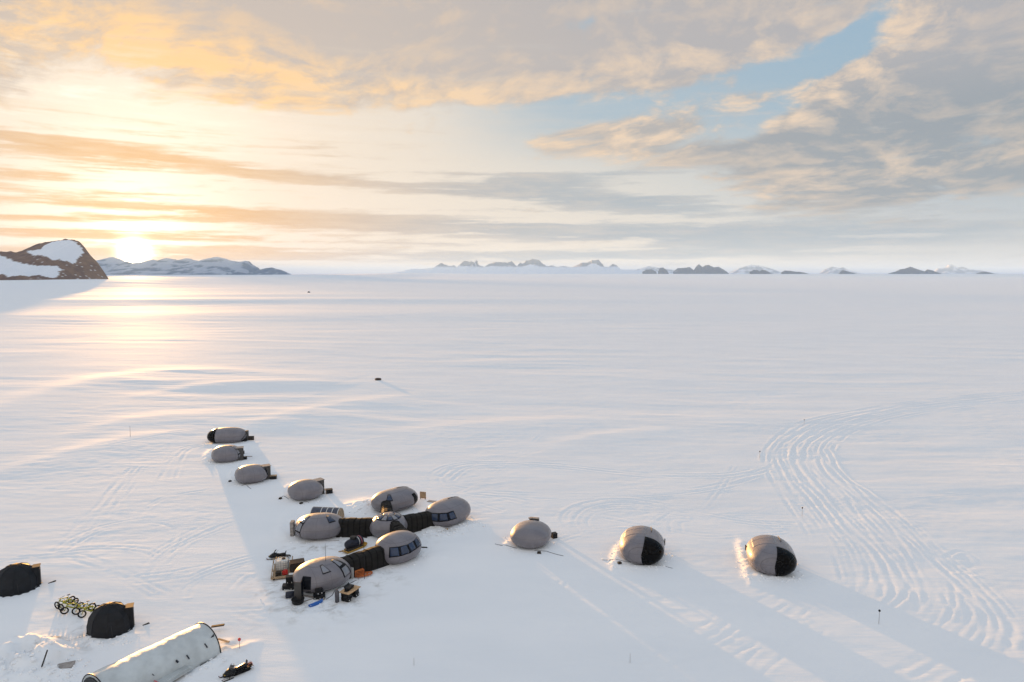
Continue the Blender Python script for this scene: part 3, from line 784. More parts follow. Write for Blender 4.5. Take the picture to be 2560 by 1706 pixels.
# ------------------------------------------------------------------ object helpers
class MB:
    """collects shapes into one mesh"""
    def __init__(s): s.v, s.f, s.sm = [], [], []

    def add(s, v, f, smooth=False):
        b = len(s.v); s.v += [tuple(q) for q in v]; s.f += [tuple(i + b for i in q) for q in f]; s.sm += [smooth] * len(f); return s

    def box(s, c, d, rot=None, bev=0.0):
        x, y, z = d[0] / 2, d[1] / 2, d[2] / 2
        bm = bmesh.new(); bmesh.ops.create_cube(bm, size=1.0)
        for v in bm.verts: v.co = Vector((v.co.x * d[0], v.co.y * d[1], v.co.z * d[2]))
        if bev: bmesh.ops.bevel(bm, geom=bm.edges[:], offset=min(bev, min(d) * .45), segments=2, affect='EDGES')
        m = (rot.to_matrix() if hasattr(rot, 'to_matrix') else rot) if rot is not None else Matrix.Identity(3)
        bm.verts.index_update()
        vs = [Vector(c) + m @ v.co for v in bm.verts]
        s.add(vs, [[v.index for v in f.verts] for f in bm.faces]); bm.free(); return s

    def tube(s, pts, r, n=8, cap=True):
        pts = [Vector(p) for p in pts]
        rs = r if isinstance(r, (list, tuple)) else [r] * len(pts)
        V, F = [], []
        up = Vector((0, 0, 1))
        for i, p in enumerate(pts):
            t = (pts[min(i + 1, len(pts) - 1)] - pts[max(i - 1, 0)]).normalized()
            a = t.cross(up) if abs(t.z) < .95 else t.cross(Vector((1, 0, 0)))
            a.normalize(); b = a.cross(t)
            for k in range(n):
                w = 2 * math.pi * k / n
                V.append(p + (a * math.cos(w) + b * math.sin(w)) * rs[i])
        for i in range(len(pts) - 1):
            for k in range(n):
                F.append((i * n + k, i * n + (k + 1) % n, (i + 1) * n + (k + 1) % n, (i + 1) * n + k))
        s.add(V, F, True)
        if cap:
            s.add(V[:n][::-1], [tuple(range(n))]); s.add(V[-n:], [tuple(range(n))])
        return s

    def torus(s, c, axis, R_, r, n=28, m=8):
        q = Vector(axis).to_track_quat('Z', 'Y')
        V, F = [], []
        for i in range(n):
            a = 2 * math.pi * i / n
            for j in range(m):
                b = 2 * math.pi * j / m
                V.append(Vector(c) + q @ Vector(((R_ + r * math.cos(b)) * math.cos(a), (R_ + r * math.cos(b)) * math.sin(a), r * math.sin(b))))
        for i in range(n):
            for j in range(m):
                F.append((i * m + j, ((i + 1) % n) * m + j, ((i + 1) % n) * m + (j + 1) % m, i * m + (j + 1) % m))
        return s.add(V, F, True)

    def prism(s, prof, w, axis='y', c=(0, 0, 0)):
        """profile (a, z) extruded by w across"""
        n = len(prof); V = []
        for sgn in (-.5, .5):
            for a, z in prof: V.append((c[0] + a, c[1] + sgn * w, c[2] + z) if axis == 'y' else (c[0] + sgn * w, c[1] + a, c[2] + z))
        F = [tuple(range(n))[::-1], tuple(range(n, 2 * n))] + [(i, (i + 1) % n, n + (i + 1) % n, n + i) for i in range(n)]
        return s.add(V, F)

    def loft(s, rings, cap=True, smooth=True):
        n = len(rings[0]); V = [p for r_ in rings for p in r_]; F = []
        for i in range(len(rings) - 1):
            for k in range(n): F.append((i * n + k, i * n + (k + 1) % n, (i + 1) * n + (k + 1) % n, (i + 1) * n + k))
        s.add(V, F, smooth)
        if cap: s.add(rings[0][::-1], [tuple(range(n))]); s.add(rings[-1], [tuple(range(n))])
        return s

    def sheet(s, grid, thick=None, smooth=True):
        """grid[i][j] of (point, normal); thickness goes inwards"""
        a, b = len(grid), len(grid[0])
        V = [p for row in grid for p, n in row]
        F = [(i * b + j, i * b + j + 1, (i + 1) * b + j + 1, (i + 1) * b + j) for i in range(a - 1) for j in range(b - 1)]
        if thick:
            o = len(V); V += [p - n * thick for row in grid for p, n in row]
            F += [(o + i * b + j, o + (i + 1) * b + j, o + (i + 1) * b + j + 1, o + i * b + j + 1) for i in range(a - 1) for j in range(b - 1)]
            rim = [(0, j) for j in range(b)] + [(i, b - 1) for i in range(1, a)] + [(a - 1, j) for j in range(b - 2, -1, -1)] + [(i, 0) for i in range(a - 2, 0, -1)]
            ids = [i * b + j for i, j in rim]
            F += [(ids[k], ids[(k + 1) % len(ids)], o + ids[(k + 1) % len(ids)], o + ids[k]) for k in range(len(ids))]
        return s.add(V, F, smooth)

    def build(s, name, m, parent=None, label=None):
        me = bpy.data.meshes.new(name); me.from_pydata(s.v, [], s.f); me.update()
        bm = bmesh.new(); bm.from_mesh(me); bmesh.ops.recalc_face_normals(bm, faces=bm.faces[:]); bm.to_mesh(me); bm.free()
        me.polygons.foreach_set('use_smooth', s.sm[:len(me.polygons)])
        me.materials.append(m)
        o = bpy.data.objects.new(name, me); COL.objects.link(o)
        if parent is not None: o.parent = parent
        if label: o['label'] = label
        return o


def E3(x=0, y=0, z=0):
    from mathutils import Euler
    return Euler((x, y, z)).to_matrix()


def tag(o, label, cat, group=None):
    o['label'] = label; o['category'] = cat
    if group: o['group'] = group
    return o


def thing(name, label, cat, loc, rz=0.0, group=None):
    o = bpy.data.objects.new(name, None); COL.objects.link(o); o.empty_display_size = .5
    o.location = loc; o.rotation_euler = (0, 0, rz)
    return tag(o, label, cat, group)


def copy_tree(o, parent=None):
    c = o.copy(); COL.objects.link(c)
    if parent is not None: c.parent = parent
    for ch in list(o.children): copy_tree(ch, c)
    return c


def bearing(a):                      # compass bearing of a local +x axis -> z rotation
    return R(90 - a)


# ------------------------------------------------------------------ pods
class Pod:
    P = 2.4

    def __init__(s, label, x, y, yaw, L, W, H, group='moulded shell pods', waist=0.0, name='shelter_pod', cat='pod', p=2.4):
        s.P = p
        s.a, s.b, s.zc, s.waist = L / 2, W / 2, .43 * H, waist
        s.ct, s.cb = H - s.zc, .56 * H
        s.z0 = gz(x, y) - .04
        z = min(gz(x + dx, y + dy) for dx in (-1, 0, 1) for dy in (-1, 0, 1)) - .02
        s.z0 = z
        s.loc = Vector((x, y, z)); s.rz = bearing(yaw)
        s.root = thing(name, label, cat, s.loc, s.rz, group)
        s.inv = Matrix.Rotation(-s.rz, 3, 'Z')
        g = []
        nu, nv = 64, 40
        V, F = [], []
        for i in range(nv + 1):
            el = -math.pi / 2 + math.pi * i / nv
            for k in range(nu):
                az = 2 * math.pi * k / nu
                V.append(s.dirpt(Vector((math.cos(el) * math.cos(az), math.cos(el) * math.sin(az), math.sin(el)))))
        for i in range(nv):
            for k in range(nu): F.append((i * nu + k, i * nu + (k + 1) % nu, (i + 1) * nu + (k + 1) % nu, (i + 1) * nu + k))
        mb = MB(); mb.add(V, F, True); s.shell = mb.build('shell', M['pod'], s.root)

    def f(s, q):
        """<1 inside"""
        x, y, z = q.x / s.a, q.y, q.z - s.zc
        c = s.ct if z > 0 else s.cb
        w = 1 - s.waist * math.exp(-(x / .38) ** 2)
        r2 = (y / s.b) ** 2 + (z / c) ** 2
        return (abs(x) ** s.P + (r2 / (w * w)) ** (s.P / 2)) ** (1 / s.P)

    def dirpt(s, d):
        lo, hi = 0.0, 12.0
        c = Vector((0, 0, s.zc))
        for _ in range(32):
            m = (lo + hi) / 2
            if s.f(c + d * m) < 1: lo = m
            else: hi = m
        return c + d * lo

    def normal(s, p):
        e = .01; f0 = s.f(p)
        n = Vector((s.f(p + Vector((e, 0, 0))) - f0, s.f(p + Vector((0, e, 0))) - f0, s.f(p + Vector((0, 0, e))) - f0))
        return n.normalized()

    def ringpt(s, sx, phi):
        """sx -1..1 along the axis, phi from the top round to the right-hand side (local -y)"""
        r = (1 - abs(sx) ** s.P) ** (1 / s.P) * (1 - s.waist * math.exp(-(sx / .38) ** 2))
        c = math.cos(phi)
        p = Vector((sx * s.a, -s.b * r * math.sin(phi), s.zc + (s.ct if c > 0 else s.cb) * r * c))
        return p

    def seen(s, px, py):
        """local point of the shell that shows at this place of the photograph"""
        o = s.inv @ (Vector((0, 0, CAM_H)) - s.loc); d = s.inv @ ray(px, py)
        tc = -(o.x * d.x + o.y * d.y) / (d.x ** 2 + d.y ** 2)
        t0, t1 = tc - 9, tc + 9
        best, bt, hit = 9, t0, None
        n = 260
        for i in range(n + 1):
            t = t0 + (t1 - t0) * i / n
            v = s.f(o + d * t)
            if v < 1: hit = t; break
            if v < best: best, bt = v, t
        if hit is not None:
            lo, hi = hit - (t1 - t0) / n, hit
            for _ in range(20):
                m = (lo + hi) / 2
                if s.f(o + d * m) < 1: hi = m
                else: lo = m
            return o + d * hi
        q = o + d * bt
        return s.dirpt((q - Vector((0, 0, s.zc))).normalized())

    def grid_seen(s, top, bot, off, nu=10, nv=6):
        def lerp(pl, t):
            k = t * (len(pl) - 1); i = min(int(k), len(pl) - 2); u = k - i
            return (pl[i][0] * (1 - u) + pl[i + 1][0] * u, pl[i][1] * (1 - u) + pl[i + 1][1] * u)
        g = []
        for j in range(nv + 1):
            row = []
            for i in range(nu + 1):
                A, B = lerp(top, i / nu), lerp(bot, i / nu); v = j / nv
                p = s.seen(A[0] * (1 - v) + B[0] * v, A[1] * (1 - v) + B[1] * v); n = s.normal(p)
                row.append((p + n * off, n))
            g.append(row)
        return g

    def patch(s, top, bot, off, name, m, parent=None, thick=.05, nu=10, nv=6):
        return MB().sheet(s.grid_seen(top, bot, off, nu, nv), thick).build(name, m, parent or s.root)

    def patch_dir(s, az0, az1, el0, el1, off, name, m, parent=None, thick=.05, nu=8, nv=6):
        g = []
        for j in range(nv + 1):
            row = []
            for i in range(nu + 1):
                a = R(az0 + (az1 - az0) * i / nu); e = R(el1 + (el0 - el1) * j / nv)
                p = s.dirpt(Vector((math.cos(e) * math.cos(a), math.cos(e) * math.sin(a), math.sin(e)))); n = s.normal(p)
                row.append((p + n * off, n))
            g.append(row)
        return MB().sheet(g, thick).build(name, m, parent or s.root)

    def patch_ring(s, s0, s1, f0, f1, off, name, m, parent=None, thick=.05, nu=16, nv=16):
        g = []
        ac = lambda q: math.acos(min(1, abs(q)) ** (s.P / 2)) * (1 if q >= 0 else -1)
        sv = [math.copysign(abs(math.cos(w)) ** (2 / s.P), s0 if abs(s0) > .3 else 1) for w in np.linspace(ac(s0), ac(s1), nu + 1)] if s0 * s1 > 0 else list(np.linspace(s0, s1, nu + 1))
        for j in range(nv + 1):
            row = []
            for i in range(nu + 1):
                p = s.ringpt(sv[i], f0 + (f1 - f0) * j / nv); n = s.normal(p)
                row.append((p + n * off, n))
            g.append(row)
        return MB().sheet(g, thick).build(name, m, parent or s.root)


def crop(x0, y0, k):
    return lambda *pts: [(x0 + px * k, y0 + py * k) for px, py in pts]


def window(pod, C, quad_top, quad_bot, panes, glass, fr_off=.025, nu=12):
    fr = pod.patch(C(*quad_top), C(*quad_bot), fr_off, 'window_frame', M['frame'], nu=nu)
    for t, b in panes:
        pod.patch(C(*t), C(*b), fr_off + .016, 'pane', M[glass], fr, thick=.03, nu=6)
    return fr


def inset(t, b, k=.14):
    """shrinks a quad given as two-point top and bottom edges"""
    (a, c), (d, e) = t, b
    cx, cy = (a[0] + c[0] + d[0] + e[0]) / 4, (a[1] + c[1] + d[1] + e[1]) / 4
    g = lambda p: (p[0] + (cx - p[0]) * k, p[1] + (cy - p[1]) * k)
    return [g(a), g(c)], [g(d), g(e)]


def build_pods():
    pods = {}
    row = 'pods of the back row, left of the cluster'
    # -- pods of the left row, from the farthest
    p = pods['far'] = Pod('long mauve-grey pod with smoked glass end, farthest and topmost of the left row', -56.19, 132.29, 80, 7.29, 5.2, 2.74, row, .0)
    p.patch_ring(-.999, -.50, R(-150), R(150), .055, 'glass_end', M['smoke'], nu=24, nv=60)
    box = MB().box((p.a + .0, .2, 1.0), (.5, 1.0, 1.9), None, .05); box.build('door_porch', M['greypanel'], p.root)
    MB().tube([(p.a * .8, -1.9, .5), (p.a * .98, -1.1, 1.3), (p.a * 1.05, -.2, 1.9)], .05).build('porch_rail', M['black'], p.root)
    C2 = crop(480, 1040, .17)
    C4 = crop(500, 1050, .085)
    p = pods['second'] = Pod('short mauve-grey pod with black framed glazing by its porch, second from back', -50.74, 118.68, 70, 4.95, 5.2, 2.62, row)
    fr = p.patch(C4((850, 765), (960, 800), (1060, 880), (1110, 990), (1130, 1160)), C4((880, 770), (1010, 800), (1130, 860), (1200, 960), (1180, 1140)), .025, 'window_frame', M['frame'], nu=16)
    p.patch(C4((930, 785), (1030, 850)), C4((960, 785), (1080, 835)), .04, 'pane', M['reflect_glass'], fr, nu=6)
    p.patch(C4((1062, 880), (1120, 1000)), C4((1110, 850), (1200, 960)), .04, 'pane', M['reflect_glass'], fr, nu=6)
    p.patch(C4((1130, 1040), (1135, 1130)), C4((1195, 990), (1180, 1110)), .04, 'pane', M['reflect_glass'], fr, nu=6)
    p3 = pods['third'] = Pod('egg-shaped mauve-grey pod with a dark band before its porch, third from the back', -41.7, 106.57, 58, 4.93, 5.2, 2.53, row)
    fr = p3.patch(C2((1000, 735), (1050, 770), (1085, 815), (1105, 870)), C2((1030, 735), (1080, 770), (1110, 815), (1118, 870)), .025, 'window_frame', M['frame'], nu=10)
    p3.patch(C2((1015, 742), (1055, 772)), C2((1030, 742), (1078, 775)), .04, 'pane', M['reflect_glass'], fr, nu=6)
    p4 = pods['fourth'] = Pod('plain egg-shaped mauve-grey pod, nearest of the left row and next to the cluster', -30.63, 98.52, 45, 4.75, 5.2, 2.53, row)
    # door porches stand at the back ends of these pods
    def porch(pod, w=1.15, h=2.25, d=.9, yy=-.1):
        mb = MB(); ax = pod.a * .90
        mb.prism([(-.5, .0), (d - .3, .0), (d - .3, h), (-1.0, h)], w, 'y', (ax, yy, .0)); o = mb.build('door_porch', M['greypanel'], pod.root)
        MB().box((ax + d - .28, yy, h * .45), (.05, w * .72, h * .84), None, .01).build('door', M['dark'], o)
        MB().box((ax + .0, yy, h + .03), (d + .5, w + .16, .07), None, .02).build('porch_roof', M['greywood'], o)
    porch(pods['second'], yy=-.6); porch(p3, yy=-.2, h=2.2); porch(p4, yy=-.1, h=2.2)

    # -- the cluster
    C1 = crop(640, 1180, .255); CR = crop(900, 1200, .1275); C6 = crop(720, 1260, .08925); C9 = crop(830, 1330, .102); C10 = crop(660, 1360, .1275)
    cl = 'pods joined into the cluster by tunnels'
    p = pods['back'] = Pod('long waisted pod behind the dome with one tapering window and black end', -16.6, 93.88, 43, 6.85, 5.2, 2.72, cl, .035)
    window(p, CR, [(543, 290), (597, 290)], [(508, 434), (652, 417)], [inset([(543, 290), (597, 290)], [(508, 434), (652, 417)], .24)], 'glass')
    p.patch(CR((1010, 285), (1055, 345), (1068, 420), (1070, 488)), CR((1062, 248), (1112, 310), (1138, 390), (1110, 480)), .03, 'glass_end', M['smoke'], nu=14, nv=8)
    MB().tube([p.ringpt(sx, R(-8)) + Vector((0, 0, .03)) for sx in (.18, .35, .5, .65, .78)], .035).build('roof_rail', M['greypanel'], p.root)
    MB().tube([p.ringpt(sx, R(112)) - Vector((0, .02, 0)) for sx in np.linspace(-.35, .7, 8)], .03).build('hull_trim', M['greypanel'], p.root)
    p = pods['left'] = Pod('wide pod left of the dome with paned side band and slanted dark window', -24.41, 83.83, 84, 6.03, 5.2, 2.66, cl)
    q = [(1062, 343), (1132, 323)], [(1148, 550), (1343, 490)]
    window(p, C6, *q, [inset(*q, .22)], 'glass')
    fr = p.patch(C6((590, 330), (400, 420), (262, 570), (200, 700), (200, 800), (290, 930)), C6((632, 350), (500, 475), (395, 640), (340, 800), (350, 930), (405, 990)), .025, 'window_frame', M['frame'], nu=20)
    p.patch(C6((575, 345), (460, 405), (345, 490)), C6((605, 355), (520, 440), (430, 548)), .04, 'pane', M['reflect_glass'], fr)
    p.patch(C6((305, 525), (240, 640), (208, 725)), C6((405, 572), (360, 680), (332, 785)), .04, 'pane', M['reflect_glass'], fr)
    p.patch(C6((208, 765), (240, 860), (300, 930)), C6((328, 832), (335, 880), (365, 965)), .04, 'pane', M['pod'], fr)
    MB().box((-p.a - .35, .15, .95), (.45, 1.0, 1.8), None, .03).build('door_panel', M['greywood'], p.root)
    p = pods['right'] = Pod('large pod on the right of the cluster with a band of three blue windows', -8.56, 88.4, 35, 6.75, 5.1, 3.05, cl, .03)
    window(p, CR, [(1395, 645), (1550, 655), (1700, 645), (1832, 603)], [(1352, 808), (1545, 828), (1725, 812), (1903, 757)],
           [([(1408, 668), (1522, 676)], [(1375, 787), (1518, 802)]), ([(1570, 676), (1698, 668)], [(1562, 803), (1720, 788)]), ([(1745, 662), (1822, 632)], [(1772, 775), (1885, 742)])], 'glass')
    MB().tube([p.seen(*CR((a, b))[0]) for a, b in ((1300, 610), (1350, 625), (1400, 650))], .05).build('window_strip', M['frame'], p.root)
    MB().tube([p.ringpt(sx, R(-6)) + Vector((0, 0, .03)) for sx in (.1, .3, .5, .65, .78)], .035).build('roof_rail', M['greypanel'], p.root)
    p = pods['front'] = Pod('round-backed pod at the front of the cluster with a curving band of four blue windows', -13.26, 76.78, 40, 5.3, 4.9, 3.0, cl)
    window(p, C9, [(1405, 383), (1640, 363), (1840, 313), (2000, 218), (2068, 135)], [(1393, 636), (1660, 606), (1915, 522), (2095, 402), (2190, 318)],
           [([(1430, 402), (1617, 388)], [(1425, 605), (1648, 582)]), ([(1680, 376), (1820, 328)], [(1708, 562), (1893, 505)]), ([(1868, 308), (1972, 243)], [(1945, 472), (2050, 398)]), ([(2015, 205), (2062, 152)], [(2092, 372), (2178, 300)])], 'glass', nu=18)
    p = pods['kitchen'] = Pod('pod with open black doorway and paned corner, nearest of the cluster', -20.18, 69.85, 52, 5.95, 5.1, 2.7, cl)
    q = [(1092, 425), (1146, 406)], [(1153, 604), (1318, 548)]
    window(p, C10, *q, [inset(*q, .2)], 'reflect_glass')
    fr = p.patch(C10((1308, 330), (1400, 395), (1485, 480), (1540, 570), (1575, 665)), C10((1350, 302), (1480, 330), (1600, 390), (1665, 465), (1708, 555)), .025, 'window_frame', M['frame'], nu=16)
    p.patch(C10((1332, 328), (1400, 380), (1482, 445)), C10((1358, 314), (1450, 345), (1540, 395)), .04, 'pane', M['reflect_glass'], fr)
    p.patch(C10((1520, 488), (1560, 560), (1588, 645)), C10((1600, 425), (1650, 480), (1688, 555)), .04, 'pane', M['reflect_glass'], fr)
    p.patch(C10((765, 632), (925, 650)), C10((775, 1012), (912, 1002)), .02, 'doorway', M['frame'], nu=6)  # black sheet on the closed shell paints the dark inside of the opening
    # door leaves standing open in front of the doorway
    w0 = on(*C10((735, 1120))[0]) - p.loc; w1 = on(*C10((598, 1115))[0]) - p.loc
    def leaf(pa, pb, h, m, nm, lean=0):
        a = p.inv @ (on(*C10(pa)[0]) - p.loc); b = p.inv @ (on(*C10(pb)[0]) - p.loc); a.z = b.z = .05
        d = (b - a); L_ = d.length; r_ = Matrix.Rotation(math.atan2(d.y, d.x), 3, 'Z')
        MB().box((a + b) / 2 + Vector((0, 0, h / 2)), (L_, .06, h), r_, .01).build(nm, m, p.root)
    leaf((598, 1115), (735, 1120), 1.95, M['greypanel'], 'door')
    leaf((735, 1118), (772, 1010), 1.95, M['frame'], 'door')
    # antenna on this pod's roof
    q = p.seen(*C10((1210, 330))[0])
    MB().tube([q, q + Vector((0, 0, 1.9))], [.022, .012], 6).build('whip_antenna', M['black'], p.root)

    # -- centre dome
    d = pods['dome'] = Pod('round centre dome with a ring of roof windows that links the tunnels', -15.62, 83.75, 0, 4.75, 4.75, 2.75, cl, name='dome_pod', cat='pod', p=2.15)
    d.patch_dir(-180, 179.9, 36, 65, .02, 'window_ring', M['frame'], nu=72)
    ring = [o for o in d.root.children if o.name.startswith('window_ring')][0]
    for k in range(12):
        a = k * 30 + 3
        d.patch_dir(a + 2.2, a + 27.0, 38.5, 62.5, .04, 'pane', M['reflect_glass'] if k % 2 else M['glass'], ring, .03, 5, 4)
    d.patch_dir(-180, 179.9, 66, 89.9, .03, 'roof_cap', M['pod'], nu=48)

    # -- the three pods on the right
    rw = 'pods of the right row'
    p = pods['egg'] = Pod('plain round mauve-grey pod with no glass, first pod right of the cluster', 2.33, 81.3, 13, 5.6, 4.98, 2.45, rw)
    MB().box((p.a - .55, .1, 2.28), (.5, 1.3, .14), E3(0, R(12), 0), .03).build('porch_roof', M['greywood'], p.root)
    MB().box((p.a - .15, .1, 1.1), (.5, 1.2, 2.2), None, .03).build('door_porch', M['greypanel'], p.root)
    for k, (lb, x, y, yw) in {'mid': ('mauve-grey pod with its black glass quarter facing us, middle of the right row', 15.26, 77.44, 12.5), 'last': ('mauve-grey pod with a black glass quarter, rightmost of all the pods', 29.29, 74.54, 13.5)}.items():
        p = pods[k] = Pod(lb, x, y, yw, 6.6, 5.2, 3.0, rw, p=3.0)
        gl = p.patch_ring(-.99999, -.48, R(8), R(174), .055, 'glass_quarter', M['smoke'], nu=26, nv=44)
        for fa in (60, 112):
            MB().tube([p.ringpt(sx, R(fa)) * 1.0 + p.normal(p.ringpt(sx, R(fa))) * .062 for sx in np.linspace(-.86, -.46, 8)], .018, 6).build('glazing_bar', M['black'], gl)
        MB().tube([p.ringpt(sx, R(24)) + Vector((0, -.02, .07)) for sx in (.05, .25, .45, .62)], .04).build('roof_rail', M['greypanel'], p.root)
        if k == 'mid':
            MB().box((1.2, -p.b - .02, 1.4), (.3, .12, .75), None, .03).build('vent_box', M['dark'], p.root)
        else:
            MB().box((1.0, p.b - .0, 1.5), (.3, .14, .6), None, .03).build('vent_box', M['dark'], p.root)
        # lighter bolted roof sheets
        for (s0, s1) in ((-.28, .16), (.18, .62)):
            p.patch_ring(s0, s1, R(-52), R(10), .018, 'roof_sheet', M['pod'], nv=12)
    return pods


PODS = build_pods()


# ------------------------------------------------------------------ tunnels
def tunnel(label, a, b, w=1.75, h=2.05, n=7):
    a, b = Vector(a), Vector(b)
    d = b - a; L = Vector((d.x, d.y, 0)).length; rz = math.atan2(d.y, d.x)
    root = thing('connecting_tunnel', label, 'tunnel', a, rz, 'fabric tunnels between the cluster pods')
    dz = d.z
    prof = [(-.5, 0), (-.53, .35), (-.52, .72), (-.44, .92), (-.30, 1.0), (0, 1.04), (.30, 1.0), (.44, .92), (.52, .72), (.53, .35), (.5, 0)]
    cov = MB()
    rings = []
    for i in range(n):
        for t, k in ((.03, .95), (.07, 1.0), (.93, 1.0), (.97, .95)):
            u = (i + t) / n
            sag = 1 - .02 * math.sin(u * 9 + i)
            rings.append([Vector((u * L, y * w * k, z * h * k * sag + dz * u)) for y, z in prof])
    cov.loft(rings, cap=True, smooth=False)
    cov.build('fabric_cover', M['tunnel'], root)
    for i in range(n + 1):
        u = i / n
        r_ = MB(); k0 = 1.012
        r_.loft([[Vector((u * L + e, y * w * k0, z * h * k0 + dz * u)) for y, z in prof] for e in (-.05, .05)], cap=True, smooth=False)
        r_.build('rib', M['tunnel_rib'], root)
    return root


def build_tunnels():
    P = {k: v.loc for k, v in PODS.items()}
    def tip(k, sx):
        p = PODS[k]; return p.loc + Matrix.Rotation(p.rz, 3, 'Z') @ Vector((sx * p.a, 0, 0))
    def run(a, b, t0, t1): return a.lerp(b, t0), a.lerp(b, t1)
    D = P['dome']
    l = P['left']
    tunnel('dark ribbed tunnel between the left pod and the centre dome', *run(Vector((l.x + 1.8, l.y, l.z)), D, .08, .82), n=7)
    r = tip('right', -.55)
    tunnel('dark ribbed tunnel running from the dome to the pod with three windows', *run(D, r, .20, .93), n=7)
    b = tip('back', -.45)
    tunnel('short lit tunnel stepping back from the dome to the back pod', *run(D, b, .2, .95), n=10, w=1.45, h=1.95)
    f = P['front']
    tunnel('short tunnel coming forward from the dome to the four-window pod', *run(D + Vector((.25, 0, 0)), f + Vector((1.2, .6, 0)), .12, .9), n=7, w=1.5, h=2.3)
    k = P['kitchen']
    tunnel('long dark quilted tunnel between the two front pods', *run(k, f, .26, .80), n=7, w=1.8, h=2.1)


build_tunnels()


# ------------------------------------------------------------------ tents
def dome_tent(label, x, y, yaw, rx, ry, h, door_side=1):
    root = thing('dome_tent', label, 'tent', (x, y, gz(x, y) - .08), bearing(yaw), 'charcoal dome tents')
    n = 8
    # faceted shell: flat panels between bent poles
    lv = [(1.0, 0.0), (1.0, .30), (.90, .60), (.66, .85), (.34, .97), (.05, 1.0)]
    rings = []
    for (r_, z) in lv:
        ring = []
        for k in range(n * 4):
            a = 2 * math.pi * k / (n * 4)
            fa = (a % (2 * math.pi / n)) - math.pi / n
            fac = math.cos(math.pi / n) / math.cos(fa)          # flat panels between the poles
            fac = 1 + (fac - 1) * .95
            ring.append(Vector((rx * r_ * fac * math.cos(a), ry * r_ * fac * math.sin(a), h * z)))
        rings.append(ring)
    MB().loft(rings, cap=True, smooth=False).build('canopy', M['tent'], root)
    seams = MB()
    for k in range(n):
        a = 2 * math.pi * k / n
        seams.tube([(rx * r_ * 1.006 * math.cos(a), ry * r_ * 1.006 * math.sin(a), h * z + .01) for r_, z in lv], .028, 6)
    seams.build('pole_sleeves', M['tent'], root)
    sk = MB()
    m = 64
    sk.loft([[Vector((rx * k_ * math.cos(2 * math.pi * i / m), ry * k_ * math.sin(2 * math.pi * i / m), zz + .05 * math.sin(i * 1.9))) for i in range(m)] for k_, zz in ((1.0, .16), (1.06, .07), (1.13, .03))], cap=False)
    sk.build('snow_skirt', M['tent'], root)
    # porch with a flat top
    pw, ph = .9, h * .80
    MB().prism([(rx * .25, 0), (rx * 1.02, 0), (rx * 1.04, ph), (rx * .28, ph * 1.0)], pw, 'y').build('porch', M['tent'], root)
    MB().prism([(rx * .74, ph), (rx * 1.08, ph + .0), (rx * 1.08, ph + .06), (rx * .74, ph + .06)], pw + .06, 'y').build('porch_roof', M['tentseam'], root)
    MB().box((rx * 1.05, 0, ph * .46), (.04, pw * .7, ph * .84), None, .01).build('door_flap', M['black'], root)
    # window gusset and guy points
    MB().tube([(rx * .2, -ry * .96, .1), (rx * .16, -ry * .93, h * .45)], .018, 6).build('zip', M['tentseam'], root)
    MB().box((rx * 1.55, -.2, .08), (.75, .22, .08), E3(0, R(-8), R(20)), .02).build('door_mat', M['dark'], root)
    return root


g1 = at(42, 1474)
dome_tent('charcoal dome tent cut by the left edge of the picture', g1.x - .2, g1.y + .3, 62, 2.0, 1.95, 2.6)
g2 = at(278, 1580)
dome_tent('charcoal dome tent beside the bicycles, near the white tunnel tent', g2.x - .25, g2.y + .3, 66, 1.85, 1.8, 2.62)


def tunnel_tent():
    hr = 2.2
    A = at(512, 1561, hr); B = at(228, 1694, hr)
    d = (B - A); d.z = 0; L = d.length + 3.0; d.normalize()
    rz = math.atan2(d.y, d.x)
    z = gz(A.x, A.y) - .1
    root = thing('tunnel_tent', 'long white half-round tunnel tent lying across the lower left corner', 'tent', (A.x, A.y, z), rz)
    L = (B - A).length - .2
    hw = 2.15
    rings = []
    n = 20
    for i in range(61):
        u = i / 60
        dip = .02 * abs(math.sin(u * math.pi * 12)) ** 2 + .02 * math.sin(u * 41) * math.sin(u * 17)
        ring = []
        for k in range(n + 1):
            a = math.pi * k / n
            s_ = abs(math.sin(a)) ** .92
            ring.append(Vector((u * L, -hw * math.cos(a) * (1 + .03 * math.sin(a)), (hr + .1 - dip) * s_ * (1 - .012 * math.sin(u * 20)) - .0)))
        rings.append(ring)
    MB().loft(rings, cap=True, smooth=True).build('canopy', M['canvas'], root)
    # end arch frames
    for xx, nm in ((0, 'end_arch'), (L, 'end_arch')):
        MB().tube([(xx, -hw * 1.02 * math.cos(math.pi * k / n), (hr + .13) * abs(math.sin(math.pi * k / n)) ** .92) for k in range(n + 1)], .05, 6).build(nm, M['black'], root)
    MB().prism([(-hw * .93 * math.cos(math.pi * k / 12), (hr * .97) * math.sin(math.pi * k / 12)) for k in range(13)], .04, 'x', (L + .07, 0, 0)).build('dark_end_opening', M['black'], root)  # black sheet painting the darkness of the tent's open near end
    MB().box((.9, hw * 1.03, .10), (2.2, .10, .16), None, .02).build('ground_rail', M['black'], root)
    # dark vent slits on the near flank
    for u, t0, t1, w in ((.115, 30, 41, .09), (.30, 26, 36, .10), (.40, 30, 36, .16), (.62, 28, 33, .05)):
        pts = []
        for k in range(6):
            a = math.pi - R(t0 + (t1 - t0) * k / 5)
            pts.append((u * L + k * .02, -hw * 1.035 * math.cos(a) * (1 + .03 * math.sin(a)), (hr + .12) * math.sin(a) ** .92))
        MB().tube(pts, w / 2, 6).build('vent_slit', M['navy'], root)
    a = math.pi - R(47)
    MB().prism([(.12, 0), (.42, .06), (.12, .26)], .05, 'y', (0.02, -hw * 1.03 * math.cos(a), hr * math.sin(a) ** .92)).build('pennant', M['navy'], root)
    return root


tunnel_tent()


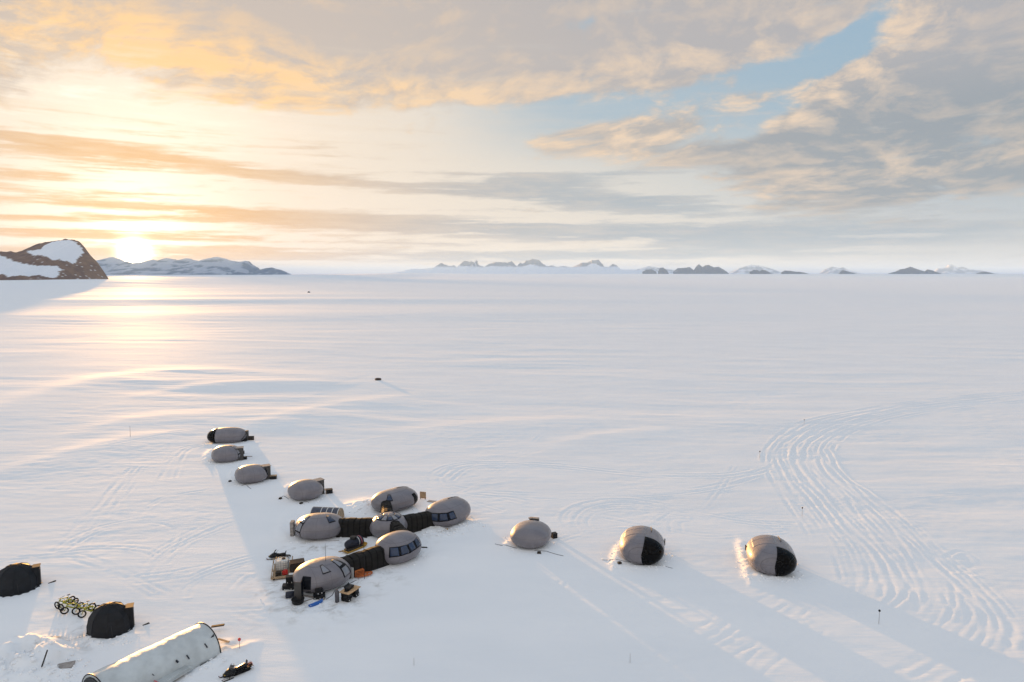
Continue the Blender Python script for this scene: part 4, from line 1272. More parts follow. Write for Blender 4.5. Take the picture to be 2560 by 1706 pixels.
# ------------------------------------------------------------------ bicycles
def make_bike(steer=R(32)):
    root = thing('fat_bike', '', 'bicycle', (0, 0, 0), 0, 'lime green fat bikes parked in a row')
    WB, rw = 1.34, .375
    def wheel(x, steer):
        c = Vector((x, 0, rw)); ax = Vector((math.sin(steer), math.cos(steer), 0))
        t = MB(); t.torus(c, ax, rw - .055, .062, 30, 8); w = t.build('wheel', M['tyre'], root)
        rm = MB(); rm.torus(c, ax, rw - .115, .018, 28, 6); rm.tube([c - ax * .06, c + ax * .06], .04, 8)
        side = ax.cross(Vector((0, 0, 1)))
        for k in range(10):
            a = math.pi * 2 * k / 10
            rm.tube([c, c + (side * math.cos(a) + Vector((0, 0, 1)) * math.sin(a)) * (rw - .115)], .005, 4)
        rm.build('rim', M['black'], w)
    wheel(0, 0); wheel(WB, steer)
    bb = Vector((.50, 0, .33)); st = Vector((.36, 0, .83)); hd = Vector((1.10, 0, .92)); hb = Vector((1.14, 0, .76))
    fr = MB()
    fr.tube([hb, bb], .062, 8).tube([hd, st], .046, 8).tube([bb, st], .042, 8).tube([hd + Vector((-.03, 0, .04)), hb], .06, 8)
    for s in (-.09, .09):
        fr.tube([bb + Vector((0, s * .5, 0)), (0, s, rw)], .03, 6).tube([st + Vector((0, s * .3, -.05)), (0, s, rw)], .026, 6)
    fr.build('frame', M['lime'], root)
    fk = MB(); ax = Vector((math.sin(steer), math.cos(steer), 0))
    for s in (-.085, .085): fk.tube([hb + ax * s + Vector((0, 0, .02)), Vector((WB, 0, rw)) + ax * s], .022, 6)
    fk.tube([hb + ax * -.1, hb + ax * .1], .03, 6); fk.build('fork', M['lime'], root)
    hb_ = MB(); top = hd + Vector((-.06, 0, .12))
    hb_.tube([hd, top], .025, 6).tube([top - ax * .36 + Vector((-.05, 0, .03)), top, top + ax * .36 + Vector((-.05, 0, .03))], .017, 6); hb_.build('handlebar', M['black'], root)
    sd = MB(); sd.tube([st, st + Vector((-.05, 0, .20))], .017, 6)
    sd.loft([[Vector((x, y * w_, .0)) + st + Vector((-.05, 0, .22 + z)) for y, z in ((-1, 0), (-.6, .04), (.6, .04), (1, 0), (.6, -.02), (-.6, -.02))] for x, w_ in ((-.14, .075), (-.05, .07), (.08, .03), (.15, .018))]); sd.build('saddle', M['seat'], root)
    cr = MB(); cr.tube([bb + Vector((-.088, -.06, 0)), bb + Vector((.088, -.06, 0))], .012, 6).tube([bb + Vector((0, -.09, 0)), bb + Vector((0, .09, 0))], .02, 6); cr.torus(bb + Vector((0, -.06, 0)), (0, 1, 0), .085, .012, 18, 6).tube([bb + Vector((0, -.08, 0)), bb + Vector((.10, -.08, -.13))], .014, 6).tube([bb + Vector((0, .08, 0)), bb + Vector((-.10, .08, .13))], .014, 6); cr.build('crank', M['black'], root)
    return root


def build_bikes():
    K = .05525
    # front and rear wheel centres in the picture
    prs = [((270, 590), (830, 370), 'leftmost lime fat bike, front tyre seen edge on'), ((420, 690), (1000, 450), 'second lime fat bike from the left, front tyre seen edge on'),
           ((615, 830), (1230, 650), 'third lime fat bike from the left, middle of the row'), ((1140, 860), (1750, 690), 'fourth lime fat bike, front wheel crossing the middle bike'),
           ((1400, 1000), (2010, 790), 'rightmost lime fat bike, nearest the charcoal tent')]
    proto = make_bike(R(78)); straight = make_bike(R(20))
    for i, (f, b, lb) in enumerate(prs):
        o = {0: lambda: proto, 1: lambda: copy_tree(proto), 2: lambda: straight}.get(i, lambda: copy_tree(straight))()
        F = at(130 + f[0] * K, 1480 + f[1] * K, .37); B = at(130 + b[0] * K, 1480 + b[1] * K, .37)
        d = F - B; mid = (F + B) / 2; rz = math.atan2(d.y, d.x)
        z = gz(mid.x, mid.y) + .01
        k = Matrix.Rotation(rz, 3, 'Z') @ Vector((.67, 0, 0))
        o.location = (mid.x - k.x, mid.y - k.y, z); o.rotation_euler = (R(-9 + 2 * i), 0, rz)
        o['label'] = lb


build_bikes()


# ------------------------------------------------------------------ snowmobiles
def snowmobile(label, nose, tail, rack=True):
    d = nose - tail; d.z = 0; rz = math.atan2(d.y, d.x)
    root = thing('snowmobile', label, 'snowmobile', (tail.x, tail.y, gz((nose.x + tail.x) / 2, (nose.y + tail.y) / 2)), rz, 'parked snowmobiles')
    k = d.length / 3.0
    S = lambda x, y, z: Vector((x * k, y * k, z * k))
    # drive track in its tunnel
    tr = MB(); prof = [(.05, .18), (.12, .04), (.35, .0), (1.75, .0), (1.95, .12), (1.9, .30), (.2, .34)]
    tr.prism([(a * k, z * k) for a, z in prof], .44 * k); tr.build('drive_track', M['tyre'], root)
    tn = MB(); tn.prism([(a * k, z * k) for a, z in ((.0, .34), (2.1, .34), (2.1, .50), (.02, .46))], .56 * k); tn.build('tunnel_body', M['black'], root)
    # hood
    hd = MB(); rings = []
    for x, w, z0, z1 in ((1.55, .30, .30, .62), (1.85, .40, .22, .84), (2.15, .44, .20, .90), (2.45, .38, .20, .74), (2.72, .26, .22, .52), (2.86, .12, .26, .38)):
        rings.append([S(x, y * w, z0 + (z1 - z0) * t) for y, t in ((-.75, 0), (-1, .3), (-.95, .62), (-.6, .93), (0, 1), (.6, .93), (.95, .62), (1, .3), (.75, 0))])
    hd.loft(rings, smooth=True); h = hd.build('hood', M['black'], root)
    for s in (-.17, .17): MB().loft([[S(x, s + y * w, .47 + z * w) for y, z in ((-1, 0), (0, .8), (1, 0), (0, -.8))] for x, w in ((2.66, .085), (2.78, .06))]).build('headlight', M['amber'], h)
    ws = MB(); ws.loft([[S(x + t * -.28, y, .84 + t * .42) for t in (0, 1)] + [S(x + .02 - t * .28, y, .84 + t * .42) for t in (1, 0)] for x, y in ((2.05, -.30), (2.22, -.12), (2.22, .12), (2.05, .30))], smooth=True); ws.build('windshield', M['screen'], root)
    hb = MB(); hb.tube([S(1.78, 0, .80), S(1.66, 0, 1.06)], .03 * k, 6).tube([S(1.56, -.36, 1.08), S(1.66, -.12, 1.08), S(1.66, .12, 1.08), S(1.56, .36, 1.08)], .02 * k, 6); hb.build('handlebar', M['black'], root)
    st = MB(); rings = []
    for x, w, z in ((.42, .17, .78), (.60, .20, .86), (.95, .20, .80), (1.35, .17, .74), (1.62, .13, .80)):
        rings.append([S(x, -w, .46), S(x, -w * 1.02, z - .08), S(x, -w * .6, z), S(x, w * .6, z), S(x, w * 1.02, z - .08), S(x, w, .46)])
    st.loft(rings, smooth=True); st.build('seat', M['seat'], root)
    bk = MB(); bk.box(S(.40, 0, .98), S(.10, .30, .32), E3(0, R(-14), 0), .03 * k); bk.build('backrest', M['seat'], root)
    for s in (-1, 1):
        sk = MB(); y = .46 * s
        pts = [(1.95, .05), (2.2, .02), (2.75, .02), (2.98, .07), (3.1, .19), (3.06, .24)]
        sk.loft([[S(x, y - .07, z), S(x, y + .07, z), S(x, y + .07, z + .03), S(x, y - .07, z + .03)] for x, z in pts], smooth=False)
        o = sk.build('ski', M['black'], root)
        MB().tube([S(2.98, y, .10), S(3.0, y, .24), S(2.86, y, .26), S(2.8, y, .06)], .015 * k, 6).build('ski_loop', M['pink'], o)
        MB().tube([S(2.35, y, .06), S(2.32, y * .8, .30), S(2.25, .2 * s, .40)], .03 * k, 6).build('suspension_arm', M['dark'], root)
        MB().box(S(1.2, .34 * s, .33), S(1.0, .16, .04), None, .01).build('running_board', M['black'], root)
    sf = MB(); sf.loft([[S(x, -.24, z), S(x, .24, z), S(x, .24, z + .03), S(x, -.24, z + .03)] for x, z in ((.1, .46), (-.12, .42), (-.28, .24))], smooth=False); sf.build('snow_flap', M['black'], root)
    if rack:
        rk = MB()
        for s in (-.22, .22): rk.tube([S(.36, s, .50), S(.34, s, .72), S(-.10, s, .74), S(-.16, s, .46)], .017 * k, 6)
        for x in (.28, .1, -.1): rk.tube([S(x, -.22, .73), S(x, .22, .73)], .014 * k, 6)
        rk.build('cargo_rack', M['pink'], root)
        MB().box(S(.1, 0, .58), S(.44, .40, .18), None, .03 * k).build('cargo_box', M['dark'], root)
    return root


CS = crop(520, 1620, .0595)
snowmobile('black snowmobile with a red rear rack, lower left in front of the white tent', on(*CS((560, 1370))[0]), on(*CS((1800, 880))[0]))
snowmobile('black snowmobile parked head-on behind the water tank sledge', on(670, 1397), on(722, 1396), False)


# ------------------------------------------------------------------ camp clutter
def crate(label, px, py, dims, rz=0.0, mat_='black', name='storage_crate', group='black storage crates', cat='crate', lid=None, z=0.0, marks=False):
    p = on(px, py)
    o = thing(name, label, cat, (p.x, p.y, p.z - .03 + z), rz, group)
    b = MB().box((0, 0, dims[2] / 2), dims, None, .03); b.build('body', M[mat_], o)
    MB().box((0, 0, dims[2] + .02), (dims[0] * 1.05, dims[1] * 1.05, .06), None, .02).build('lid', M[lid or mat_], o)
    if marks:
        for sx in (-.28, .28):
            MB().box((sx * dims[0], -dims[1] / 2 - .012, dims[2] * .28), (.07, .02, .13), None, .005).build('sticker', M['white'], o)
    return o


def board(label, px, py, dims, rz=0.0, tilt=0.0, mat_='greywood', name='plank', cat='plank', z=0.0, group=None, roll=0.0):
    p = on(px, py)
    o = MB().box((0, 0, dims[2] / 2), dims, E3(roll, tilt, 0), min(dims) * .2).build(name, M[mat_])
    o.location = (p.x, p.y, p.z + z); o.rotation_euler = (0, 0, rz)
    return tag(o, label, cat, group)


def build_clutter():
    C1 = crop(640, 1180, .255); C10 = crop(660, 1360, .1275); C2 = crop(480, 1040, .17); C4 = crop(500, 1050, .085)
    c = lambda C, x, y: C((x, y))[0]
    # crates and boards beside the left row
    crate('low black crate at the right foot of the farthest pod', *c(C4, 1270, 625), (1.35, .7, .5), R(8))
    board('brown board leaning on edge behind the farthest pod', *c(C4, 1480, 600), (1.5, .07, .85), R(4), 0, 'dark', 'edge_board', 'board', roll=R(-14))
    crate('small black crate by the second pod, the upper of its two', *c(C4, 1255, 1000), (.6, .55, .5), R(12))
    crate('long black crate by the second pod, the lower of its two', *c(C4, 1285, 1160), (1.1, .6, .45), R(10))
    board('grey plank lying on the snow right of the second pod', *c(C4, 1425, 1080), (1.35, .3, .07), R(-2))
    crate('black crate with a tan lid right of the third pod', *c(C2, 1197, 925), (1.0, .75, .55), R(8), lid='wood')
    crate('black crate right of the nearest left-row pod', *c(C2, 2018, 1135), (.95, .75, .6), R(22))
    board('tan board lying flat between that pod and its crate', *c(C2, 1965, 1085), (1.1, .8, .06), R(20), 0, 'greywood', 'flat_board', 'board')
    crate('black crate right of the plain pod in the right row', *c(crop(1230, 1280, .0892), 1745, 725), (.62, .62, .62), R(24))
    # panel and boards by the back pod
    p = on(*c(C1, 1637, 270))
    o = thing('standing_panel', 'tan wooden panel standing upright right of the back pod', 'panel', p, R(-14))
    MB().box((0, 0, .65), (.95, .06, 1.0), None, .01).build('board', M['wood'], o)
    for s in (-.36, .36): MB().box((s, 0, .12), (.06, .08, .3), None, .01).build('leg', M['dark'], o)
    board('tan sheet lying flat in front of the standing panel', *c(C1, 1725, 292), (1.3, .8, .05), R(-20), 0, 'greywood', 'flat_board', 'board')
    # solar arch behind the left pod
    A = at(*c(crop(720, 1260, .08925), 690, 255), 0.9); B = at(*c(crop(720, 1260, .08925), 1430, 285), 0.9)
    A.y += .2; B.y += .2
    d = B - A; L = d.length * 1.04; rz = math.atan2(d.y, d.x)
    o = thing('solar_shelter', 'arched shelter clad in dark solar panels behind the left pod', 'shelter', (A.x, A.y, gz(A.x, A.y)), rz)
    r_ = 1.3; n = 14
    arc = lambda rr, x: [Vector((x, -rr * math.cos(math.pi * k / n), rr * 1.28 * math.sin(math.pi * k / n))) for k in range(n + 1)]
    MB().loft([arc(r_ - .05, 0), arc(r_ - .05, L)], cap=True, smooth=True).build('shell', M['dark'], o)
    e = [0, .36, .56, .76, .97]
    for i in range(4):
        MB().loft([arc(r_, e[i] * L + .05), arc(r_, e[i + 1] * L - .05)], cap=True, smooth=True).build('solar_panel', M['solar'], o)
    for t in e: MB().loft([arc(r_ + .015, t * L - .04), arc(r_ + .015, t * L + .04)], cap=True).build('white_strip', M['white'], o)
    MB().prism([(-(r_ - .03) * math.cos(math.pi * k / n), (r_ - .03) * 1.28 * math.sin(math.pi * k / n)) for k in range(n + 1)], .10, 'x', (L + .02, 0, 0)).build('end_wall', M['wood'], o)
    # yellow sledge and fuel bladder
    C9 = crop(830, 1330, .102)
    a = on(*c(C9, 310, 540)); b = on(*c(C9, 790, 335)); d = b - a; L = d.length
    o = thing('cargo_sledge', 'ochre hulled cargo sledge lying behind the long quilted tunnel', 'sledge', a, math.atan2(d.y, d.x))
    MB().loft([[Vector((x, -.45, z)), Vector((x, .45, z)), Vector((x, .45, z + .16)), Vector((x, -.45, z + .16))] for x, z in ((0, .22), (.25, .06), (L * .8, .05), (L - .1, .12), (L + .1, .3))], smooth=False).build('hull', M['yellow'], o)
    MB().box((L * .5, 0, .24), (L * .8, .7, .06), None, .01).build('deck', M['dark'], o)
    q = on(*c(C9, 560, 405)); 
    o = thing('fuel_bladder', 'navy rubber drum strapped with a pale band beside the ochre sledge', 'drum', (q.x, q.y + .5, q.z), math.atan2(d.y, d.x))
    rr = .62
    MB().loft([[Vector((x, r2 * math.cos(t), rr + r2 * math.sin(t))) for t in np.linspace(0, 2 * math.pi, 25)[:-1]] for x, r2 in ((-1.5, .2), (-1.42, .42), (-1.1, .54), (-.5, .6), (.2, .62), (.7, .62), (.82, .5), (.86, .2))]).build('body', M['navy'], o)
    for x in (.1, .45): MB().loft([[Vector((x + e_, .64 * math.cos(t), rr + .64 * math.sin(t))) for t in np.linspace(0, 2 * math.pi, 25)[:-1]] for e_ in (-.04, .04)], cap=False).build('strap', M['white' if x < .3 else 'pink'], o)
    MB().loft([[Vector((-.35 + .42 * r2 * math.cos(t), .42 * r2 * math.sin(t), z)) for t in np.linspace(0, 2 * math.pi, 17)[:-1]] for r2, z in ((1, 1.12), (1, 1.36), (.8, 1.4))]).build('filler_cap', M['black'], o)
    board('splintered tan board left of the ochre sledge, the nearer piece', *c(C9, 255, 480), (.9, .3, .06), R(20), 0, 'wood')
    board('tan board standing in snow left of the ochre sledge, the farther piece', *c(C9, 365, 450), (.7, .3, .12), R(-20), R(8), 'wood')
    board('black pipe lying right of the four-window pod', *c(C9, 2250, 392), (.9, .13, .13), R(-8), 0, 'black', 'pipe', 'pipe')
    board('dark board lying in snow under the dome tunnel', *c(C1, 1040, 640), (2.4, .3, .06), R(-24), 0, 'dark')
    board('dark post leaning against the left tunnel', *c(C1, 915, 640), (.12, .16, 1.5), R(10), R(16), 'dark', 'post', 'post')
    board('dark timber edge along the right tunnel foot', *c(C1, 1600, 580), (3.0, .18, .16), R(24), 0, 'dark')
    board('pale stained board by the three-window pod foot', *c(C1, 1860, 566), (.6, .35, .1), R(10), 0, 'wood')
    # sledge with the caged water tank
    p0 = on(*c(C10, 335, 700)); p1 = on(*c(C10, 380, 400)); d = p1 - p0; rz = math.atan2(d.y, d.x); L = d.length
    o = thing('tank_sledge', 'timber sledge with raised side rails carrying the white water tank', 'sledge', p0, rz)
    MB().box((L / 2, 0, .14), (L, 1.9, .10), None, .02).build('deck', M['wood'], o)
    for s in (-1, 1):
        MB().box((L / 2, s * 1.02, .55), (L * 1.05, .08, .16), E3(R(s * 10), R(-6), 0), .02).build('side_rail', M['wood'], o)
        for x in (.2, L * .5, L * .95): MB().box((x, s * 1.0, .34), (.08, .07, .5), None, .01).build('stanchion', M['wood'], o)
        MB().loft([[Vector((x, s * .75 - .07, z)), Vector((x, s * .75 + .07, z)), Vector((x, s * .75 + .07, z + .06)), Vector((x, s * .75 - .07, z + .06))] for x, z in ((-.35, .22), (-.1, .05), (.3, .0), (L, .0))], smooth=False).build('runner', M['dark'], o)
    MB().box((-.05, 0, .26), (.12, 2.1, .22), None, .02).build('front_board', M['wood'], o)
    Rm = Matrix.Rotation(rz, 3, 'Z')
    t0 = p0 + Rm @ Vector((L * .62, 0, .2))
    t = thing('water_tank', 'white plastic water tank inside a wire cage on the timber sledge', 'tank', t0, rz)
    MB().box((0, 0, .52), (1.3, 1.25, .98), None, .09).build('bottle', M['white'], t)
    cg = MB()
    for z in (.08, .32, .56, .80, 1.04):
        cg.tube([(-.68, -.66, z), (.68, -.66, z), (.68, .66, z), (-.68, .66, z), (-.68, -.66, z)], .018, 6)
    for k in range(6):
        v = -.66 + k * 1.32 / 5
        for s in (-.68, .68): cg.tube([(s, v, .06), (s, v, 1.06)], .014, 6)
        for s in (-.66, .66): cg.tube([(v, s, .06), (v, s, 1.06)], .014, 6)
        cg.tube([(-.68, v, 1.06), (.68, v, 1.06)], .012, 6)
    cg.build('wire_cage', M['metal'], t)
    MB().loft([[Vector((.1 + r2 * math.cos(a), -.15 + r2 * math.sin(a), z)) for a in np.linspace(0, 2 * math.pi, 17)[:-1]] for r2, z in ((.2, 1.0), (.2, 1.1), (.17, 1.12))]).build('lid', M['black'], t)
    j0 = p0 + Rm @ Vector((L * .17, -.38, .2))
    j = thing('jerrycan', 'red jerrycan on the sledge in front of the water tank', 'jerrycan', j0, rz + .3)
    MB().box((0, 0, .26), (.34, .6, .5), None, .07).build('body', M['red'], j)
    MB().tube([(0, -.18, .5), (0, -.12, .6), (0, .12, .6), (0, .18, .5)], .03, 6).build('handle', M['red'], j)
    MB().tube([(0, .24, .5), (0, .26, .58)], .05, 8).build('cap', M['black'], j)
    crate('dark low crate on the sledge left of the red jerrycan', *c(C10, 285, 655), (.45, .6, .4), rz, 'dark', z=.18)
    # equipment around the open doorway
    crate('big dark wooden crate behind the open-door pod', *c(C10, 655, 570), (1.5, 1.2, 1.35), R(22), 'dark', lid='dark')
    crate('white box between the water tank and the open-door pod', *c(C10, 555, 715), (.65, .55, .7), R(15), 'white', 'white_box', None, 'box')
    crate('black crate stacked high left of the grey door', *c(C10, 510, 830), (.75, .6, .75), R(12), z=.35, marks=True)
    crate('wide black crate under the stacked one, left of the grey door', *c(C10, 480, 880), (1.15, .8, .45), R(10), marks=True)
    board('white plank lying left of the grey door', *c(C10, 510, 935), (1.3, .35, .08), R(-14), 0, 'white')
    q = on(*c(C10, 510, 1055))
    o = thing('drum', 'blue-black drum lying on the snow left of the grey door', 'drum', q, R(15))
    MB().tube([(-.42, 0, .33), (-.38, 0, .33), (.38, 0, .33), (.42, 0, .33)], [.25, .33, .33, .25], 18).build('body', M['navy'], o)
    MB().tube([(-.45, 0, .33), (-.42, 0, .33)], .12, 12).build('cap', M['white'], o)
    q = on(*c(C10, 665, 1165))
    o = thing('rubber_tub', 'round black rubber tub at the foot of the grey door', 'tub', q, 0)
    MB().loft([[Vector((r2 * math.cos(a), r2 * math.sin(a), z)) for a in np.linspace(0, 2 * math.pi, 25)[:-1]] for r2, z in ((.50, 0), (.58, .12), (.62, .42), (.66, .45), (.58, .45), (.52, .15), (.1, .12))]).build('bowl', M['black'], o)
    MB().torus((0, 0, .45), (0, 0, 1), .62, .04, 28, 6).build('rim', M['black'], o)
    board('pale plank on the snow running right from the open doorway', *c(C10, 950, 1050), (2.9, .30, .07), R(-19), 0, 'greywood')
    board('thin pale plank running forward from the open doorway', *c(C10, 825, 1125), (1.9, .12, .07), R(42), 0, 'greywood')
    for i, (x, y, dz, lb) in enumerate(((1040, 1065, 0, 'black crate with white stickers, left of the lower pair at the pod foot'), (1130, 1062, 0, 'black crate with white stickers, right of the lower pair at the pod foot'), (1085, 1050, .46, 'black crate with white stickers on top of the pair at the pod foot'))):
        crate(lb, *c(C10, x, y), (.68, .62, .44), R(14 + 8 * i), marks=True, z=dz)
    q = on(*c(C10, 1010, 1190))
    o = thing('pulk_sled', 'bright blue plastic sled on the snow before the open-door pod', 'sled', q, R(48))
    h = []
    for x, w, z in ((-.95, .05, .14), (-.88, .24, .05), (-.5, .32, .0), (.2, .33, .0), (.7, .30, .03), (.98, .18, .14), (1.05, .05, .22)):
        h.append([.8 * Vector(q_) for q_ in ((x, -w, z + .16), (x, -w * .85, z), (x, w * .85, z), (x, w, z + .16), (x, w * .80, z + .14), (x, w * .7, z + .03), (x, -w * .7, z + .03), (x, -w * .80, z + .14))])
    MB().loft(h, smooth=True).build('hull', M['blue'], o)
    MB().tube([(-.5, -.12, .10), (-.6, 0, .11), (-.5, .12, .10)], .018, 6).build('rope_loop', M['white'], o)
    # plywood table on crates
    zt = .92
    T = [at(*c(C10, x, y), gz(-19, 66) + zt) for x, y in ((1460, 945), (1650, 1002), (1890, 842), (1735, 795))]
    ctr = sum(T, Vector()) / 4; d = (T[2] - T[1]); rz = math.atan2(d.y, d.x)
    o = thing('work_table', 'plywood table top on black crates in front of the cluster', 'table', (ctr.x, ctr.y, gz(ctr.x, ctr.y)), rz)
    W_, D_ = (T[2] - T[1]).length, (T[1] - T[0]).length
    MB().box((0, 0, zt), (W_, D_, .05), None, .01).build('tabletop', M['ply'], o)
    for s in (-1, 1):
        a_ = MB(); a_.box((s * W_ * .30, -.02, zt * .25), (.62, D_ * .72, zt * .46), None, .03); a_.box((s * W_ * .30, .0, zt * .72), (.60, D_ * .70, zt * .44), None, .03)
        l = a_.build('crate_leg', M['black'], o)
        for e_ in (-.17, .17): MB().box((s * W_ * .30 + e_, -D_ * .36 - .03, zt * .2), (.07, .02, .12), None, .004).build('sticker', M['white'], l)
    b_ = thing('camp_stove', 'flat black camp stove standing on the plywood table', 'stove', Vector((ctr.x, ctr.y, gz(ctr.x, ctr.y) + zt + .025)) + Matrix.Rotation(rz, 3, 'Z') @ Vector((.05, .12, 0)), rz + .15)
    MB().box((0, 0, .14), (1.05, .55, .26), None, .04).build('body', M['black'], b_)
    MB().box((0, .30, .32), (1.0, .05, .24), E3(R(-25), 0, 0), .01).build('lid', M['black'], b_)
    MB().box((-.62, 0, .05), (.28, .4, .07), None, .02).build('side_tray', M['black'], b_)
    q = on(*c(C10, 1435, 1140))
    o = thing('gas_cylinder', 'tall grey gas cylinder standing left of the plywood table', 'cylinder', q, 0)
    MB().loft([[Vector((r2 * math.cos(a), r2 * math.sin(a), z)) for a in np.linspace(0, 2 * math.pi, 21)[:-1]] for r2, z in ((.20, 0), (.215, .04), (.215, 1.02), (.19, 1.12), (.10, 1.2), (.07, 1.22))]).build('body', M['cyl'], o)
    MB().torus((0, 0, 1.27), (0, 0, 1), .1, .022, 16, 6).build('collar', M['cyl'], o)
    MB().tube([(0, 0, 1.2), (0, 0, 1.3)], .035, 8).build('valve', M['orange'], o)
    # by the long tunnel: upright panel, orange crates, orange hose
    board('pale olive panel leaning upright at the right end of the open-door pod', *c(C10, 1728, 680), (.42, .07, 1.25), R(-30), 0, 'white', 'propped_board', 'board')
    q = on(*c(C10, 1860, 620))
    o = thing('orange_crate', 'slatted orange crate against the long quilted tunnel', 'crate', q, R(28))
    cb = MB()
    for k in range(5): cb.box((0, 0, .06 + k * .15), (1.0, .7, .07), None, .01)
    for sx in (-.48, .48):
        for sy in (-.33, .33): cb.box((sx, sy, .37), (.07, .07, .74), None, .01)
    cb.build('slats', M['orange'], o); MB().box((0, 0, .36), (.9, .6, .6), None, .02).build('load', M['dark'], o)
    q = on(*c(C10, 1960, 625))
    hs = MB(); rnd = random.Random(3); pts = []
    for k in range(90):
        a = k * .5; rr = .45 + .25 * math.sin(k * .31) + rnd.uniform(-.06, .06)
        pts.append((rr * math.cos(a) * 1.5, rr * math.sin(a) * .8 + .15 * math.sin(k * .07), .06 + .16 * abs(math.sin(k * .23)) + .004 * (k % 20)))
    hs.tube(pts, .035, 6); o = hs.build('coiled_hose', M['orange']); o.location = q; o.rotation_euler = (0, 0, R(25))
    tag(o, 'tangled orange hose on the snow beside the slatted orange crate', 'hose')
    # cables and ropes on the snow
    def rope(label, pl, r_=.03, m='line', name='guy_rope', cat='rope', grp=None):
        pts = [on(*q) for q in pl]; pts = smooth_line([tuple(p) for p in pts], .6)
        pts = [Vector((p[0], p[1], gz(p[0], p[1]) + r_ * .8)) for p in pts]
        o0 = pts[0].copy(); o = MB().tube([p - o0 for p in pts], r_, 6).build(name, M[m]); o.location = o0
        return tag(o, label, cat, grp)
    C11 = crop(1230, 1280, .0892); C12 = crop(1500, 1290, .09566)
    rope('black cable running across the snow to the gas cylinder', C10((1860, 690), (1650, 800), (1480, 870), (1380, 930), (1340, 1010), (1220, 1090)), .03, 'black', 'power_cable', 'cable')
    rope('dark rope on the snow left of the plain right-row pod', C11((80, 905), (200, 932), (340, 935), (520, 980), (700, 1025)))
    rope('dark rope on the snow right of the plain right-row pod', C11((1180, 1088), (1480, 1105), (1560, 1120), (1780, 1190), (2000, 1240)))
    rope('thin rope on the snow left of the middle right-row pod', C12((60, 1160), (250, 1160), (420, 1143), (620, 1190), (800, 1220)), .022)
    rope('thin rope on the snow before the middle right-row pod', C12((880, 1275), (1200, 1295), (1600, 1302)), .022)
    rope('thin rope trailing right from the middle right-row pod', C12((1660, 1310), (1800, 1350), (1900, 1375)), .022)
    rope('dark rope under the nearest left-row pod', C2((1590, 1290), (1660, 1262), (1720, 1275)), .03)
    rope('dark rope left of the nearest left-row pod', C2((1290, 1225), (1340, 1180), (1420, 1225)), .03)
    rope('dark rope under the third pod', C2((730, 1030), (790, 1010), (830, 1050), (868, 1075)), .03)
    rope('faint timber edge on the snow before the left pod', C1((480, 682), (600, 680), (720, 679), (815, 675)), .03, 'greywood', 'timber_edge', 'timber')
    for i, (C, x, y, lb) in enumerate(((C11, 1320, 1165, 'small dark anchor block before the plain right-row pod'), (C12, 510, 1250, 'small dark anchor block left of the middle right-row pod'), (C2, 560, 968, 'small dark anchor block left of the third pod'), (C2, 1605, 1293, 'small dark anchor block before the nearest left-row pod'), (C2, 1300, 1222, 'small dark anchor block left of the nearest left-row pod'))):
        q = on(*c(C, x, y))
        o = thing('anchor_block', lb, 'anchor', q, R(20 * i), 'snow anchors of the pods')
        MB().prism([(-.24, 0), (.24, 0), (.19, .2), (-.19, .2)], .34).build('block', M['dark'], o)
        MB().torus((0, 0, .24), (0, 1, 0), .07, .018, 14, 6).build('ring', M['metal'], o)
    # masts and markers
    def mast(label, px, py0, py1, r_=.03, top=None, name='marker_pole', cat='pole', group=None, m='black', knob=.0):
        p = on(px, py1); d = math.hypot(p.x, p.y)
        lo, hi = 0, 12
        for _ in range(30):
            mz = (lo + hi) / 2
            q = Vector((p.x, p.y, p.z + mz)) - Vector((0, 0, CAM_H))
            c_, s_ = math.cos(PITCH), math.sin(PITCH)
            f_ = q.y * c_ - q.z * s_; u_ = q.y * s_ + q.z * c_
            if CY - F_PX * u_ / f_ > py0: lo = mz
            else: hi = mz
        o = thing(name, label, cat, p, 0, group)
        MB().tube([(0, 0, -.1), (0, 0, lo)], [r_, r_ * .7], 6).build('pole', M[m], o)
        if knob:
            MB().loft([[Vector((knob * k_ * math.cos(a), knob * k_ * math.sin(a), lo + z * knob)) for a in np.linspace(0, 2 * math.pi, 11)[:-1]] for k_, z in ((.3, -1.2), (1, -.6), (1, .5), (.4, 1.0))]).build('top_marker', M[top or 'black'], o)
        return o
    mast('tall thin black antenna mast in front of the long quilted tunnel', *(lambda a, b: (a[0], a[1], b[1]))(c(C1, 1065, 650), c(C1, 1065, 1050)), .03, name='antenna_mast', cat='mast')
    g = 'black-topped marker poles along the trail'
    mast('marker pole with a black top, nearest, below the fan of tracks', 2197, 1527, 1560, .022, group=g, knob=.10, m='greywood')
    mast('marker pole with a black top, between the trail and the rightmost pod', 2005, 1270, 1292, .022, group=g, knob=.10, m='greywood')
    mast('marker pole with a black top, farther, left of the trail bend', 1899, 1129, 1146, .022, group=g, knob=.11, m='greywood')
    mast('far marker pole beyond the trail bend', 2010, 1050, 1064, .022, group=g, knob=.10, m='greywood')
    mast('thin bare pole alone on the empty snow, bottom centre', 1575, 1634, 1658, .02, m='greywood')
    mast('thin bare pole at the bottom, right of the snowmobile', 1035, 1645, 1664, .02, m='greywood')
    mast('pale bare pole far left on the open snow', 326, 1066, 1092, .035, m='greywood')
    CT = crop(200, 1500, .2125)
    mast('pole with a red marker right of the white tunnel tent', *(lambda a, b: (a[0], a[1], b[1]))(c(CT, 1879, 465), c(CT, 1881, 570)), .025, 'red', name='flag_pole', cat='flag pole', knob=.13, m='greywood')
    # planks at the tunnel tent's far end, bundle of sheets, red-lined box
    board('dark plank sticking out at the top of the white tent end', *c(CT, 1625, 372), (1.15, .3, .12), R(10), R(-4), 'dark', z=.5)
    board('brown plank leaning out of the white tent doorway', *c(CT, 1690, 498), (1.35, .18, .10), R(-24), 0, 'wood', z=.12)
